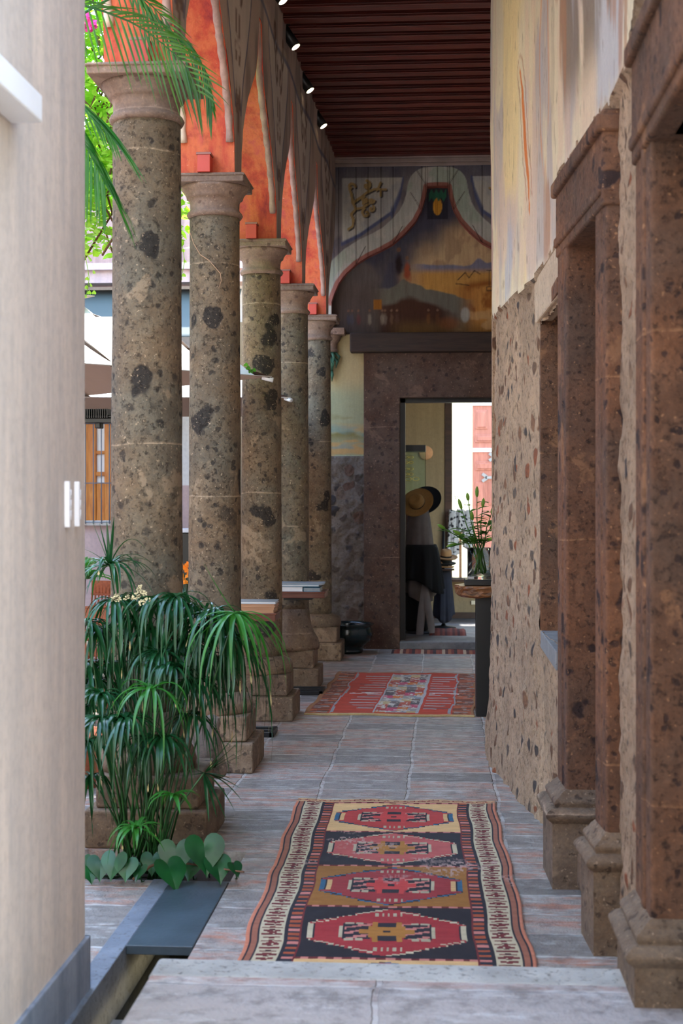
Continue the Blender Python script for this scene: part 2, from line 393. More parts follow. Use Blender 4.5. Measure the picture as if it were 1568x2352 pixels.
M['bowl'] = plain('dark_glazed_clay', (20, 34, 36), .16, .2, 6, .0)
M['soil'] = plain('soil', (46, 36, 28), .95, .3, 20, .8)
M['paper'] = plain('book_paper', (222, 224, 226), .7, .05, 30)
M['blue_cover'] = plain('blue_cover', (60, 122, 150), .3, .1)
M['grey_cover'] = plain('grey_cover', (150, 158, 164), .3, .2, 20)
M['umb'] = plain('umbrella_canvas', (186, 182, 176), .8, .04, 3)
M['umb_in'] = plain('umbrella_canvas_taupe', (160, 138, 122), .85, .05, 3)
M['awning'] = plain('green_awning_canvas', (74, 84, 80), .8, .06, 3)
M['iron'] = plain('grey_iron', (112, 124, 140), .5, .1)
def leafm(name, c, d, rough=.35, tr=.35, coat=.0):
    s = N(name); v = s.obj(rnd=True); f = s.noise(v, 7, 4)
    col = s.ramp(f, [(.35, tuple(lin(c))), (.65, tuple(lin(d)))])
    p = s.n('BsdfPrincipled'); s.put(p, 'Base Color', col); s.put(p, 'Roughness', rough)
    t = s.n('BsdfTranslucent'); s.put(t, 'Color', s.mix(1.0, col, (1.6, 1.9, .8), 'MULTIPLY'))
    mx = s.n('MixShader'); mx.inputs[0].default_value = tr
    s.t.links.new(p.outputs[0], mx.inputs[1]); s.t.links.new(t.outputs[0], mx.inputs[2]); s.t.links.new(mx.outputs[0], s.out.inputs[0])
    return s.m
M['sedge'] = leafm('sedge_leaf', (24, 64, 36), (34, 86, 48), .26, .2)
M['sedge_light'] = leafm('sedge_leaf_light', (50, 110, 38), (62, 128, 54), .32, .3)
M['sedge_stem'] = leafm('sedge_stem', (26, 62, 26), (42, 86, 38), .4, .05)
M['straw'] = plain('dry_straw', (190, 170, 118), .7, .2)
M['palm'] = leafm('palm_leaf', (44, 88, 22), (70, 118, 34), .34, .35)
M['palm_dark'] = leafm('palm_leaf_dark', (30, 88, 34), (52, 116, 40), .34, .35)
M['pothos'] = leafm('pothos_leaf', (14, 62, 30), (26, 88, 40), .36, .12)
M['vine'] = leafm('vine_leaf', (128, 168, 56), (186, 208, 104), .5, .5)
M['lily'] = leafm('lily_leaf', (56, 98, 36), (86, 130, 46), .4, .3)
M['lily_bud'] = leafm('lily_bud', (140, 170, 66), (104, 146, 52), .45, .3)
M['magenta'] = plain('bougainvillea', (232, 60, 150), .7, .15)
M['orange_fl'] = plain('orange_petals', (236, 140, 24), .7, .15)
M['cream_fl'] = plain('sedge_blossom', (216, 204, 158), .8, .1)
M['bark'] = plain('vine_twig', (110, 78, 56), .9, .2, 20, .5)
M['straw_hat'] = plain('straw_hat', (158, 118, 64), .8, .1, 60, .5)
M['black_felt'] = plain('black_felt', (12, 12, 14), .9, .1)
M['tan_felt'] = plain('tan_felt', (166, 126, 84), .9, .1)
M['grey_cloth'] = plain('grey_cloth', (96, 86, 82), .9, .15, 12, .3)
M['black_cloth'] = plain('black_cloth', (9, 9, 11), .95, .1, 12, .3)
M['cream_cloth'] = plain('cream_cloth', (120, 112, 110), .9, .1, 12, .3)
M['blue_cloth'] = plain('navy_cloth', (32, 34, 46), .9, .2, 12, .3)
M['rattan'] = plain('rattan', (150, 82, 52), .7, .3, 40, .6)
M['cushion'] = plain('cream_cushion', (224, 210, 182), .9, .05)
M['disc'] = plain('tan_round_palm_fan', (214, 160, 116), .8, .08, 30, .3)
def m_glass(name, c=(1, 1, 1), rough=.02, ior=1.45):
    s = N(name); g = s.n('BsdfGlass'); s.put(g, 'Color', c); s.put(g, 'Roughness', rough); s.put(g, 'IOR', ior)
    s.t.links.new(g.outputs[0], s.out.inputs[0]); return s.m
M['glass'] = m_glass('vase_glass', (.97, 1.0, .98), .01, 1.18)
M['pane'] = m_glass('case_glass', (.9, .97, .94), .0, 1.1)
M['water'] = plain('dark_water', (10, 16, 15), .06, .1, 3)
s_ = N('brass'); M['gold'] = s_.bsdf((.9, .62, .2), .2, None, Metallic=1.0)
def m_em(name, c, st):
    s = N(name); e = s.n('Emission'); s.put(e, 'Color', c); s.put(e, 'Strength', st); s.t.links.new(e.outputs[0], s.out.inputs[0]); return s.m
M['lamp'] = m_em('warm_lamp_face', (1.0, .82, .50), 4.0)
def m_zig(name):
    s = N(name); v = s.obj(rnd=True); f = s.vor(s.warp(v, 8, .1), 22, 'F1', 'Distance'); col = s.ramp(f, [(.30, (.02, .02, .03)), (.42, (.6, .6, .62))])
    return s.bsdf(col, .8)
M['pattern_cloth'] = m_zig('black_white_print')
def m_stripe(name, cols, n, ax=0):
    s = N(name); v = s.obj(); sp = s.n('SeparateXYZ'); s.put(sp, 0, v)
    f = s.math('FRACT', s.math('MULTIPLY', s.math('ADD', sp.outputs[ax], s.math('MULTIPLY', s.noise(v, 6), .01)), n))
    col = s.ramp(f, [(i / len(cols), tuple(lin(c))) for i, c in enumerate(cols)], 'CONSTANT')
    return s.bsdf(col, .95, s.bump(s.noise(v, 120), .4, .003))
M['mat_stripe'] = m_stripe('striped_doormat', [(140, 60, 44), (190, 160, 130), (90, 44, 38), (160, 90, 60), (120, 50, 40), (60, 40, 40), (150, 76, 54)], 4.5)
M['mat_red'] = m_stripe('red_wool_mat', [(120, 52, 44), (138, 66, 54), (96, 44, 44), (128, 58, 46), (84, 40, 44)], 7)

# ------------------------------------------------------------------ layout constants
YE = 15.55                       # end wall
CEIL = 5.36
def XL(y): return -1.25 + .014 * (y - 8.7)      # corridor face of the arcade wall
COLS = [(-1.435, 6.92, 3.70), (-1.392, 8.75, 3.595), (-1.352, 10.72, 3.55), (-1.298, 12.42, 3.47), (-1.262, 14.60, 3.48)]
TH = .34

# ================================================================== STRUCTURE
# ---- floor of the corridor and courtyard (with the hole for channel and planter)
mb = MB()
XC0, XC1 = -1.16, -.905        # channel
mb.bb(XC1, 1.4, 3.0, YE + .02, -.12, 0)
mb.bb(XC0, XC1, 6.62, YE + .02, -.12, 0)
mb.bb(-1.9, XC0 - .07, 3.0, 6.10, -.12, 0)
mb.bb(-1.9, XC0, 6.62, YE + .02, -.12, 0)
floor = mb.build('floor', M['floor'], kind='structure')
mb = MB(); mb.bb(-12, -1.9, 1.0, 30, -.12, -.002); mb.bb(-1.9, 6, YE + 3.6, 30, -.12, -.002)
mb.build('ground_courtyard', M['floor'], kind='structure')
# raised platform in front
mb = MB(); mb.bb(-.915, 1.4, .5, 4.60, -.35, .15); mb.build('floor_platform', M['platform'], kind='structure', bevel=.012)
mb = MB(); mb.bb(-.918, .62, 4.44, 4.615, -.1, .1525); mb.build('trim_1', M['nosing'], kind='structure', bevel=.014, seg=3)
# channel
mb = MB(); mb.bb(-1.24, XC0 + .003, 1.0, 6.12, -.45, .002); mb.build('trim_2', m_cement('channel_cement', (124, 132, 142), (96, 104, 114)), kind='structure', bevel=.004)
mb = MB(); mb.bb(XC0, XC1, 1.0, 6.1, -.46, -.40); mb.bb(XC0, XC1, 1.5, 1.6, -.4, 0); mb.bb(-1.9, XC1, 6.06, 6.12, -.45, -.004); mb.build('trim_3', M['cement'], kind='structure')
mb = MB(); mb.bb(XC0, XC1, 1.6, 6.06, -.24, -.205); w_ = mb.build('water', M['water'], kind='structure')
mb = MB(); mb.bb(XC0, XC1, 4.92, 5.0, -.38, -.196); mb.build('trim_4', M['cement'], kind='structure')
mb = MB(); mb.bb(XC0 + .004, XC1 - .004, 5.20, 6.09, -.030, .004)
lid = mb.build('drain_cover', M['slate'], bevel=.003); at(lid, (-1.03, 5.6, 0))
tag(lid, 'long dark slate slab covering the water channel beside the rug', 'drain cover')
mb = MB(); mb.bb(-1.9, XC1, 6.12, 6.62, -.3, -.05)
tag(mb.build('planter_soil', M['soil']), 'dark soil filling the planter in front of the nearest column', 'soil', kind='stuff')

# ---- left wall near camera
mb = MB(); mb.bb(-1.62, -1.19, .8, 4.74, -.3, 5.36); mb.build('wall_left', M['left_plaster'], kind='structure', bevel=.012)
mb = MB(); mb.bb(-1.2, -1.176, .8, 4.752, -.02, .178); mb.bb(-1.62, -1.176, 4.735, 4.752, 0, .178)
mb.build('baseboard_left', M['dado'], kind='structure', bevel=.004)

# ---- arcade wall
PROF = [(1, 0), (.99, .10), (.985, .2), (.95, .27), (.93, .34), (.83, .45), (.66, .61), (.5, .72), (.3, .86), (.22, .93), (.14, 1.05), (.10, 1.2), (.09, 1.32), (0, 1.325)]
pt = np.array([p[0] for p in PROF][::-1]); pz = np.array([p[1] for p in PROF][::-1])
bays = [(4.90, COLS[0][1], 3.70, 3.70)] + [(COLS[i][1], COLS[i + 1][1], COLS[i][2], COLS[i + 1][2]) for i in range(4)] + [(COLS[4][1], COLS[4][1] + 1.95, 3.48, 3.48)]
FOOT = .125
ys = [4.60]; zs = [3.70]; bayid = [-1]
for bi, (ya, yb, za, zb) in enumerate(bays):
    mid = (ya + yb) / 2; hw = (yb - ya) / 2 - FOOT
    T = np.concatenate([-np.unique(np.concatenate([np.linspace(0, 1, 34), pt]))[::-1], np.unique(np.concatenate([np.linspace(0, 1, 34), pt]))[1:]])
    ys += [ya + FOOT - .001 if ya > 4.95 else ya + .02]; zs += [za]; bayid += [-1]
    for t in T:
        y = mid + t * hw
        if y > YE: break
        ys.append(y); zs.append((za if t < 0 else zb) * 1.0 * (1 if abs(t) > .5 else 1) + np.interp(abs(t), pt, pz) if abs(t) > .5 else (za * (.5 - t) + zb * (.5 + t)) + np.interp(abs(t), pt, pz)); bayid.append(bi)
    if ys[-1] < YE - .2 and yb < YE: ys += [yb - FOOT + .001, yb - .06, yb, yb + .06]; zs += [zb] * 4; bayid += [-1] * 4
ys = np.array(ys); zs = np.array(zs); o_ = np.argsort(ys, kind='stable'); ys = ys[o_]; zs = zs[o_]; bid = np.array(bayid)[o_]
NZ = 84
tt = np.linspace(0, 1, NZ)
Yg = np.repeat(ys[:, None], NZ, 1); Zg = zs[:, None] + (CEIL - zs[:, None]) * tt[None, :]
# painted face
def paint_arcade(Y, Z):
    base = lin((170, 148, 134)) * np.ones(Y.shape + (3,))
    n = fbm(Y * 5, Z * 1.6, 3); base = over(base, lin((134, 118, 110)), ss(.45, .65, n)); 
    base = over(base, lin((180, 164, 150)), ss(.55, .75, fbm(Y * 3 + 7, Z * 2, 9)) * .6)
    zc = np.interp(Y, ys, zs)
    # light band following each arch and panel above each column
    cy = np.array([c[1] for c in COLS] + [4.9]); d = np.abs(Y[..., None] - cy); k = d.argmin(-1); dy = d.min(-1)
    sgn = Y - cy[k]
    zt = 5.02
    wpan = .10 + .48 * ss(3.9, 5.0, Z)
    base = over(base, lin((196, 184, 172)), ss(wpan + .02, wpan - .02, dy) * ss(4.0, 4.12, Z) * (Z < zt) * .65)
    edge = np.abs(dy - wpan); base = over(base, lin((70, 72, 98)), ss(.03, .008, edge) * (Z > 4.0) * (Z < zt) * .8)
    base = over(base, lin((74, 78, 104)), ss(.035, .01, np.abs(Z - zt - .03 * np.sin(Y * 4))) * .8)
    sc = np.zeros(Y.shape)
    for cx in cy:
        m = np.abs(Y - cx) < .5
        if not m.any(): continue
        st = []
        for s in (-1, 1):
            st += [spiral(cx + s * .11, 4.72, .10, math.pi / 2, 1.1, -s), spiral(cx + s * .22, 4.86, .075, -math.pi / 2, 1.0, s), spiral(cx + s * .08, 4.46, .07, math.pi / 2, 1, s),
                   [(cx, 4.15), (cx + s * .04, 4.3), (cx + s * .02, 4.5), (cx + s * .10, 4.62)], spiral(cx + s * .055, 4.26, .045, 0, 1, s)]
        dd = np.full(Y.shape, 9.); 
        for p in st: dd[m] = np.minimum(dd[m], pdist(Y[m], 4.55 + (Z[m] - 4.55) * .62, p))
        sc = np.maximum(sc, ss(.026, .014, dd))
    base = over(base, lin((86, 56, 40)), sc * .85)
    return base
Xg = XL(Yg) + .006 * (fbm(Yg * 3, Zg * 3, 5) - .5) + .012 * (fbm(Yg * 1.3, Zg * 1.3, 15) - .5)
P3 = np.stack([Xg, Yg, Zg], -1)
arc = grid_obj('wall_arcade', P3, paint_arcade(Yg, Zg), M['fresco']); arc['kind'] = 'structure'
# soffit + courtyard face
mb = MB(); vs = []; fs = []
NX = 5
for i in range(len(ys)):
    for j in range(NX): 
        f = j / (NX - 1); bul = .012 * math.sin(math.pi * f)
        vs.append((XL(ys[i]) - TH * f, ys[i], zs[i] + (bul if bid[i] >= 0 else 0)))
for i in range(len(ys) - 1):
    for j in range(NX - 1): a = i * NX + j; fs.append((a, a + 1, a + NX + 1, a + NX))
mb.add(vs, fs, 0, True)
mb.build('wall_arcade_soffit', M['red'], kind='structure')
mb = MB(); vs = []
for i in range(len(ys)): vs += [(XL(ys[i]) - TH, ys[i], zs[i]), (XL(ys[i]) - TH, ys[i], 6.0)]
mb.add(vs, [(2 * i, 2 * i + 2, 2 * i + 3, 2 * i + 1) for i in range(len(ys) - 1)], 0)
mb.bb(-1.62, -1.19, 4.58, 4.62, 3.6, 6.0)
mb.build('wall_arcade_courtyard_side', M['roll_sunlit'], kind='structure')
k_ = 0
for bi, (ya, yb, za, zb) in enumerate(bays):
    sel = [i for i in range(len(ys)) if bid[i] == bi]
    if bi == 5: sel = [i for i in sel if ys[i] < YE - .02]
    mid = (ya + yb) / 2
    for sgn in (-1, 1):
        run = [i for i in sel if (ys[i] - mid) * sgn > -1e-6]
        run = [i for i in run if zs[i] > (za if sgn < 0 else zb) + .16]
        if len(run) < 4: continue
        mb = MB()
        for off, mi in ((-.028, 0), (-TH + .03, 1)):
            pts = [(XL(ys[i]) + off, ys[i] , zs[i] - .002) for i in run]
            q = [pts[0]]
            for p in pts[1:]:
                if (Vector(p) - Vector(q[-1])).length > .015: q.append(p)
            rr = [.022 + .003 * math.sin(i * 1.7) for i in range(len(q))]
            mb.tube(q, rr, 10, mi)
        k_ += 1
        mb.build('trim_%d' % (10 + k_), [M['roll'], M['roll_sunlit']], kind='structure')

# ---- ceiling
mb = MB(); mb.bb(-1.6, 1.4, 4.62, YE + .3, CEIL + .10, CEIL + .22)
mb.bb(-1.62, -1.2, 4.6, YE + .3, CEIL + .0, 6.0)
mb.build('ceiling', M['planks'], kind='structure')
mb = MB(); mb.bb(-1.22, 1.15, -.055, .055, 0, .15); mb.bb(-1.22, 1.15, -.063, -.047, .018, .028); mb.bb(-1.22, 1.15, -.063, -.047, -.002, .01)
beam = mb.build('ceiling_beam', M['beam'], bevel=.004)
nb = 0
yb_ = 5.35
while yb_ < YE - .1:
    b = beam if nb == 0 else beam.copy()
    if nb: C.objects.link(b)
    b.location = (0.012 * math.sin(nb * 2.1), yb_, CEIL - .05 + .004 * math.sin(nb * 1.3)); b.rotation_euler = (0, 0, .003 * math.sin(nb * 3.3))
    tag(b, 'dark red timber joist spanning the corridor ceiling', 'beam', 'ceiling joists across the corridor')
    yb_ += .246; nb += 1

# ---- right wall
RW = [(3.0, .66), (4.6, .645), (5.3, .64), (6.4, .55), (7.4, .505), (8.2, .40), (8.85, .315), (9.45, .30)]
def XR(y): return np.interp(y, [p[0] for p in RW], [p[1] for p in RW])
yv = np.arange(3.0, 9.4701, .018); zv = np.arange(0, 5.52, .022)
Y2, Z2 = np.meshgrid(yv, zv, indexing='ij')
bound = 2.78 + .05 * (fbm(Y2 * 4, Z2 * 0, 2) - .5) * 2 + np.where(Y2 < 6.5, .30, 0) + .3 * ss(4.9, 4.4, Y2)
painted = Z2 > bound
rough_d = .035 * (fbm(Y2 * 6, Z2 * 4, 21) - .5) + .028 * (fbm(Y2 * 22, Z2 * 12, 22, 3) - .5)
smooth_d = .03 * (fbm(Y2 * 1.2, Z2 * 1.0, 31) - .5) + .006 * (fbm(Y2 * 8, Z2 * 5, 32) - .5)
X2 = XR(Y2) + ss(8.0, 9.0, Y2) * .045 * ss(0, 2.5, Z2) + np.where(painted, smooth_d - .028, rough_d) + .02 * ss(.5, 0, Z2) * 0 - .03 * ss(.35, 0., Z2) * (Y2 > 7.3)
# far edge rounds off towards the back
X2 = X2 + np.where(Y2 > 9.36, (Y2 - 9.36) ** 2 * 9, 0)
def paint_right(Y, Z):
    c = lin((216, 200, 166)) * np.ones(Y.shape + (3,))
    n1 = fbm(Y * 2.6, Z * 1.1, 41); n2 = fbm(Y * 5 + 3, Z * 1.2, 42); n3 = fbm(Y * 1.7 + 9, Z * .8, 43)
    c = over(c, lin((180, 168, 160)), ss(.48, .6, n1) * .9)
    c = over(c, lin((216, 184, 156)), ss(.54, .64, n2) * .5)
    c = over(c, lin((228, 202, 140)), ss(.46, .62, n3) * .75 * (Y > 7.6))
    c = over(c, lin((168, 174, 188)), ss(.42, .30, n3) * .6 * (Y < 8.4))
    c = over(c, lin((158, 172, 200)), ss(4.75, 5.2, Z + .3 * (n1 - .5)) * ss(8.0, 8.8, Y) * .7)
    # grey shadows of a painted figure near the lintel
    m = ss(.5, .62, fbm(Y * 4, Z * 1.0, 44)) * ss(6.9, 6.2, Y) * ss(3.2, 3.5, Z); c = over(c, lin((122, 104, 84)), m * .85)
    m = ss(.56, .66, fbm(Y * 6, Z * 1.4, 45)) * ss(7.4, 6.9, Y); c = over(c, lin((170, 122, 88)), m * .7)
    # painted orange drapery stroke and ring
    st = [(7.80, 3.95), (7.72, 3.8), (7.68, 3.6), (7.64, 3.45), (7.56, 3.3), (7.52, 3.12)]
    wdt = .012 + .030 * ss(4.0, 3.7, Z) * ss(3.1, 3.5, Z)
    c = over(c, lin((204, 112, 44)), ss(wdt, wdt * .6, pdist(Y, Z, st) + .03 * (fbm(Y * 20, Z * 3, 46) - .5)) * .95)
    c = over(c, lin((150, 70, 40)), ss(.012, .004, np.abs(pdist(Y, Z, st) - .07)) * .6 * (Z > 3.2))
    el = np.hypot((Y - 6.98) / .20, (Z - 3.72) / .52); c = over(c, lin((206, 150, 112)), ss(.16, .05, np.abs(el - .9)) * .7 * ss(.3, .5, fbm(Y * 9, Z * 3, 47)))
    el2 = np.hypot((Y - 9.32) / .10, (Z - 3.4) / .5); c = over(c, lin((164, 128, 124)), ss(1, .8, el2) * .8)
    c = over(c, lin((120, 100, 84)), ss(.70, .78, fbm(Y * 26, Z * 9, 48)) * .5)
    c = over(c, lin((226, 214, 190)), ss(.06, .0, Z - bound) * .5)
    return c
op = ((Y2 > 6.38) & (Y2 < 7.4) & (Z2 > .96) & (Z2 < 2.54)) | ((Y2 > 5.26) & (Y2 < 6.39) & (Z2 < 3.02)) | ((Y2 < 4.60) & (Z2 < 3.06))
opf = op[:-1, :-1] & op[1:, 1:] & op[:-1, 1:] & op[1:, :-1]
mi = (~(painted[:-1, :-1] & painted[1:, 1:])).astype(int)
wr = grid_obj('wall_right', np.stack([X2, Y2, Z2], -1), paint_right(Y2, Z2), [M['fresco'], M['rubble']], ~opf, mi); wr['kind'] = 'structure'
mb = MB()
mb.bb(.325, 1.3, 9.40, 9.50, 0, 5.6)                        # end of the projecting block
mb.bb(.500, 1.25, 7.385, 7.46, .9, 2.6, 1); mb.bb(.50, 1.25, 6.40, 7.40, .88, .965, 2); mb.bb(.505, 1.25, 6.40, 7.46, 2.55, 2.62, 1)
mb.build('wall_right_returns', [M['rubble'], M['frame'], M['cement']], kind='structure', bevel=.004)
mb = MB(); mb.bb(1.15, 1.3, 3.0, YE + .2, 0, 5.7); mb.bb(.7, 1.2, 3, 9.4, 5.45, 5.6); mb.build('wall_right_outer', M['left_plaster'], kind='structure')
mb = MB(); mb.bb(-6, 5, -.9, -.6, -.3, 8.5); mb.build('wall_sky_blocker_rear', M['left_plaster'], kind='structure')  # unseen wall added behind the camera to cut frontal sky light
mb = MB()
mb.prism([(.515, 6.36), (.478, 7.66), (.56, 7.66), (.60, 6.36)], 2.545, 2.775)
mb.build('window_1', m_cement('pale_lintel', (206, 182, 152), (176, 152, 124)), kind='structure', bevel=.01)
mb = MB(); mb.bb(.80, .83, 6.42, 7.40, .955, 2.55); mb.build('window_1_shutter', M['dark_wood'], kind='structure')

# ---- stone door frames on the right
def frame_pier(mb, x0, x1, y0, y1, z0, z1, plx, mz, back=.95, plinth=True):
    # x0 face at near side y0, x1 face at far side y1
    mb.prism([(x0, y0), (back, y0), (back, y1), (x1, y1)], z0, z1)
    # raised fillet on the corridor face
    mb.prism([(x0 - .010, y0 + (y1 - y0) * .30), (x0 + .1, y0 + (y1 - y0) * .30), (x0 + .1, y0 + (y1 - y0) * .44), (x0 - .012, y0 + (y1 - y0) * .44)], mz, z1)
def base_mould(mb, x0, x1, y0, y1, plx, z0, mz, back=.95, fr=.06):
    d = plx; prof = [(d, z0), (d, mz - .135)]
    for k in range(9): a = math.pi * k / 8; prof.append((d + .004 + .024 * math.sin(a), mz - .130 + .058 * k / 8))
    prof.append((d * .80, mz - .068))
    for k in range(7): a = math.pi * k / 6; prof.append((d * (.80 - .35 * k / 6) + .012 * math.sin(a), mz - .064 + .040 * k / 6))
    prof += [(d * .30, mz - .012), (.002, mz), (-.01, mz + .01)]
    vs = []
    for o, z in prof:
        e = o * .7
        vs += [(back, y0 - e, z), (x0 - o, y0 - e, z), (x1 - o, y1 + e, z), (back, y1 + e, z)]
    n = len(prof)
    fs = [(4 * k + q, 4 * k + (q + 1) % 4, 4 * k + 4 + (q + 1) % 4, 4 * k + 4 + q) for k in range(n - 1) for q in range(4)] + [(0, 1, 2, 3), (4 * n - 4, 4 * n - 3, 4 * n - 2, 4 * n - 1)]
    mb.add(vs, fs)
def doorframe(n, piers, lint, sill=None, leaf=None, z0=0.0):
    root = empty('door_%d' % n, (0.6, (piers[0][2] + piers[-1][3]) / 2, 0), kind='structure')
    off = -Vector(root.location)
    def fin(mb, nm, mat, bev=.012):
        o = mb.build(nm, mat, root, bevel=bev, seg=3); o.data.transform(Matrix.Translation(off)); return o
    for p in piers:
        mb = MB(); frame_pier(mb, *p); fin(mb, 'jamb', M['frame'])
        mb = MB(); base_mould(mb, p[0], p[1], p[2], p[3], p[6], p[4] if len(p) < 9 else p[8], p[7]); fin(mb, 'jamb_base', M['plinth'], 0)
    mb = MB(); x0, x1, y0, y1, za, zb = lint
    mb.prism([(x0, y0), (.95, y0), (.95, y1), (x1, y1)], za, zb)
    mb.prism([(x0 - .022, y0 - .012), (.95, y0 - .012), (.95, y1 + .012), (x1 - .022, y1 + .012)], zb - .085, zb - .02)
    mb.prism([(x0 - .012, y0 + .02), (.9, y0 + .02), (.9, y1 - .02), (x1 - .012, y1 - .02)], za + .04, za + .085)
    fin(mb, 'lintel', M['frame'])
    if sill:
        mb = MB(); a, b, c, d, e, f = sill; mb.prism([(a, c), (.95, c), (.95, d), (b, d)], e, f); fin(mb, 'threshold', M['plinth'], .035)
    if leaf:
        mb = MB(); mb.bb(.84, .88, leaf[0], leaf[1], 0, 2.72); fin(mb, 'door_leaf', M['dark_wood'])
    return root
doorframe(1, [(.590, .572, 5.24, 5.45, 0.0, 2.72, .048, .435), (.522, .508, 6.12, 6.40, 0.0, 2.72, .060, .41)], (.575, .500, 5.23, 6.405, 2.70, 3.05),
          sill=(.60, .56, 5.46, 6.10, 0.0, .17), leaf=(5.44, 6.14))
doorframe(2, [(.615, .612, 4.30, 4.62, .10, 2.72, .052, .40)], (.600, .600, 3.0, 4.63, 2.70, 3.10), leaf=(3.0, 4.32))
mb = MB(); mb.bb(.66, .95, 2.9, 3.3, .1, 2.72); mb.build('door_2_far_jamb', M['frame'], kind='structure')
# near lintel corbel moulding seen at the upper right
mb = MB()
for k, (o, z) in enumerate([(.0, 2.70), (.02, 2.74), (.045, 2.79), (.06, 2.86), (.045, 2.95), (.07, 3.0)]):
    mb.bb(.66 - o * .3, .95, 3.3, 4.30 - .06 + o, z, z + .06)
mb.build('trim_30', M['frame'], kind='structure', bevel=.012)

# ---- end wall
CX = -.05
AP = [(1.147, 0), (1.12, .08), (1.07, .2), (.985, .31), (.88, .405), (.75, .486), (.61, .55), (.48, .62), (.344, .74), (.236, .86), (.17, .985), (.13, 1.12), (.112, 1.22), (.11, 1.235), (0, 1.24)]
ax_ = np.array([p[0] for p in AP][::-1]); az_ = np.array([p[1] for p in AP][::-1]); ZS = 3.76
def arch_z(x):
    d = np.abs(x - CX); return np.where(d > 1.147, 3.0, ZS + np.interp(d, ax_, az_))
curve = [(CX + s * a, ZS + b) for s in (-1, 1) for a, b in (AP if s < 0 else AP[::-1])]
xs = np.unique(np.concatenate([np.arange(-1.50, 1.16, .010), CX + ax_, CX - ax_, [CX + .1105, CX - .1105, CX - 1.149, CX + 1.149]])); NZ2 = 150
zb0 = arch_z(xs); X3 = np.repeat(xs[:, None], NZ2, 1); Z3 = zb0[:, None] + (CEIL - zb0[:, None]) * np.linspace(0, 1, NZ2)[None]
def paint_end(X, Z):
    d = pdist(X, Z, curve)
    c = lin((136, 128, 124)) * np.ones(X.shape + (3,))
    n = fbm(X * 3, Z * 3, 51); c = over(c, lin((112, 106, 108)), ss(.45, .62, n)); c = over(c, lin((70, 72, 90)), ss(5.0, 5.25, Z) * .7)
    band = ss(.215, .205, d); c = over(c, lin((182, 180, 168)), band); c = over(c, lin((158, 170, 150)), band * ss(.5, .62, fbm(X * 4, Z * 4, 52)) * .8)
    c = over(c, lin((200, 194, 180)), band * ss(.55, .7, fbm(X * 6, Z * 6, 53)) * .6)
    c = over(c, lin((156, 90, 76)), ss(.048, .040, d) * .9)
    for px_, pz_ in AP[1::3]:       # painted joints across the band
        for s in (-1, 1):
            c = over(c, lin((60, 40, 38)), ss(.007, .003, pdist(X, Z, [(CX + s * px_, ZS + pz_), (CX + s * (px_ - (.10 if px_ > .3 else -.12)), ZS + pz_ + .19)])) * band * .8)
    for s in (-1, 1):
        xx = (X - CX) * s
        xx = -xx
        zl = np.interp(xx, [.37, .40, .48, .84, 1.03], [5.10, 4.94, 4.74, 4.49, 4.40])
        fr = ss(.365, .375, xx) * ss(1.035, 1.025, xx) * ss(5.105, 5.095, Z) * ss(0, .01, Z - zl)
        c = over(c, lin((190, 186, 172)), fr)
        c = over(c, lin((166, 166, 166)), fr * ss(.5, .6, fbm(X * 5, Z * 5, 54)) * .6)
        lim = (xx > .36) & (xx < 1.04) & (Z < 5.11)
        c = over(c, lin((78, 88, 122)), ss(.032, .010, np.abs(Z - zl + .01) * np.where(xx < .5, .35, .9)) * lim * .85)
        def q(pts): return [(CX - s * -1 * (((730 + a * .287) - 1004) * .0047) * -1 * -1, 1.65 + (1140 - (340 + b * .287)) * .0047) for a, b in pts]
        def cr(a, b, rr, a0, tn, sg): 
            (x, z), = q([(a, b)]); return spiral(x, z, rr * .00135, a0 if s > 0 else math.pi - a0, tn, sg if s > 0 else -sg)
        S = [q([(240, 640), (275, 615), (280, 560), (262, 520), (300, 478), (275, 430), (265, 360), (250, 320)]), q([(275, 430), (340, 385), (390, 345), (450, 320), (540, 325)]),
             cr(262, 300, 34, 0, .8, 1), cr(385, 290, 38, 1.5, .9, -1), cr(380, 405, 30, 2, 1, 1), cr(425, 412, 24, 0, 1, -1), cr(385, 510, 38, 2, 1, 1), cr(425, 478, 26, 1, 1, -1),
             q([(300, 478), (350, 470), (400, 440)]), q([(340, 385), (365, 405), (360, 440)]), q([(470, 330), (500, 270)]), q([(500, 325), (500, 375)]), q([(400, 345), (400, 280)])]
        m = (np.sign(X - CX) == np.sign(q([(300, 500)])[0][0] - CX)) & (Z > 4.3)
        dd = np.full(X.shape, 9.); ds = dd.copy()
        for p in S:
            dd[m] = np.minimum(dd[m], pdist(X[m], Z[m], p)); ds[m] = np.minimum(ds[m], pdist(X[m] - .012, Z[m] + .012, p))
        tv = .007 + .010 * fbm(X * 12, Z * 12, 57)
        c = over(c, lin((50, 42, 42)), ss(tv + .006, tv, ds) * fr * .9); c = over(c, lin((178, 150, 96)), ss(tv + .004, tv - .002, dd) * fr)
    return c
Y3 = np.full(X3.shape, YE) + .004 * (fbm(X3 * 4, Z3 * 4, 55) - .5)
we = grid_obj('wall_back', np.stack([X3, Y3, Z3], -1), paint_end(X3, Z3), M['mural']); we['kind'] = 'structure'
# soffit of the blind arch
mb = MB(); vs = []; fs = []
cs = [(CX - 1.147, 3.0)] + [p for i, p in enumerate(curve) if i != len(AP)] + [(CX + 1.147, 3.0)]
for (x, z) in cs: vs += [(x, YE - .012, z), (x, YE + .16, z)]
mb.add(vs, [(2 * i, 2 * i + 1, 2 * i + 3, 2 * i + 2) for i in range(len(cs) - 1)])
mb.build('trim_40', plain('arch_edge_red', (140, 72, 60), .8, .3, 6), kind='structure')
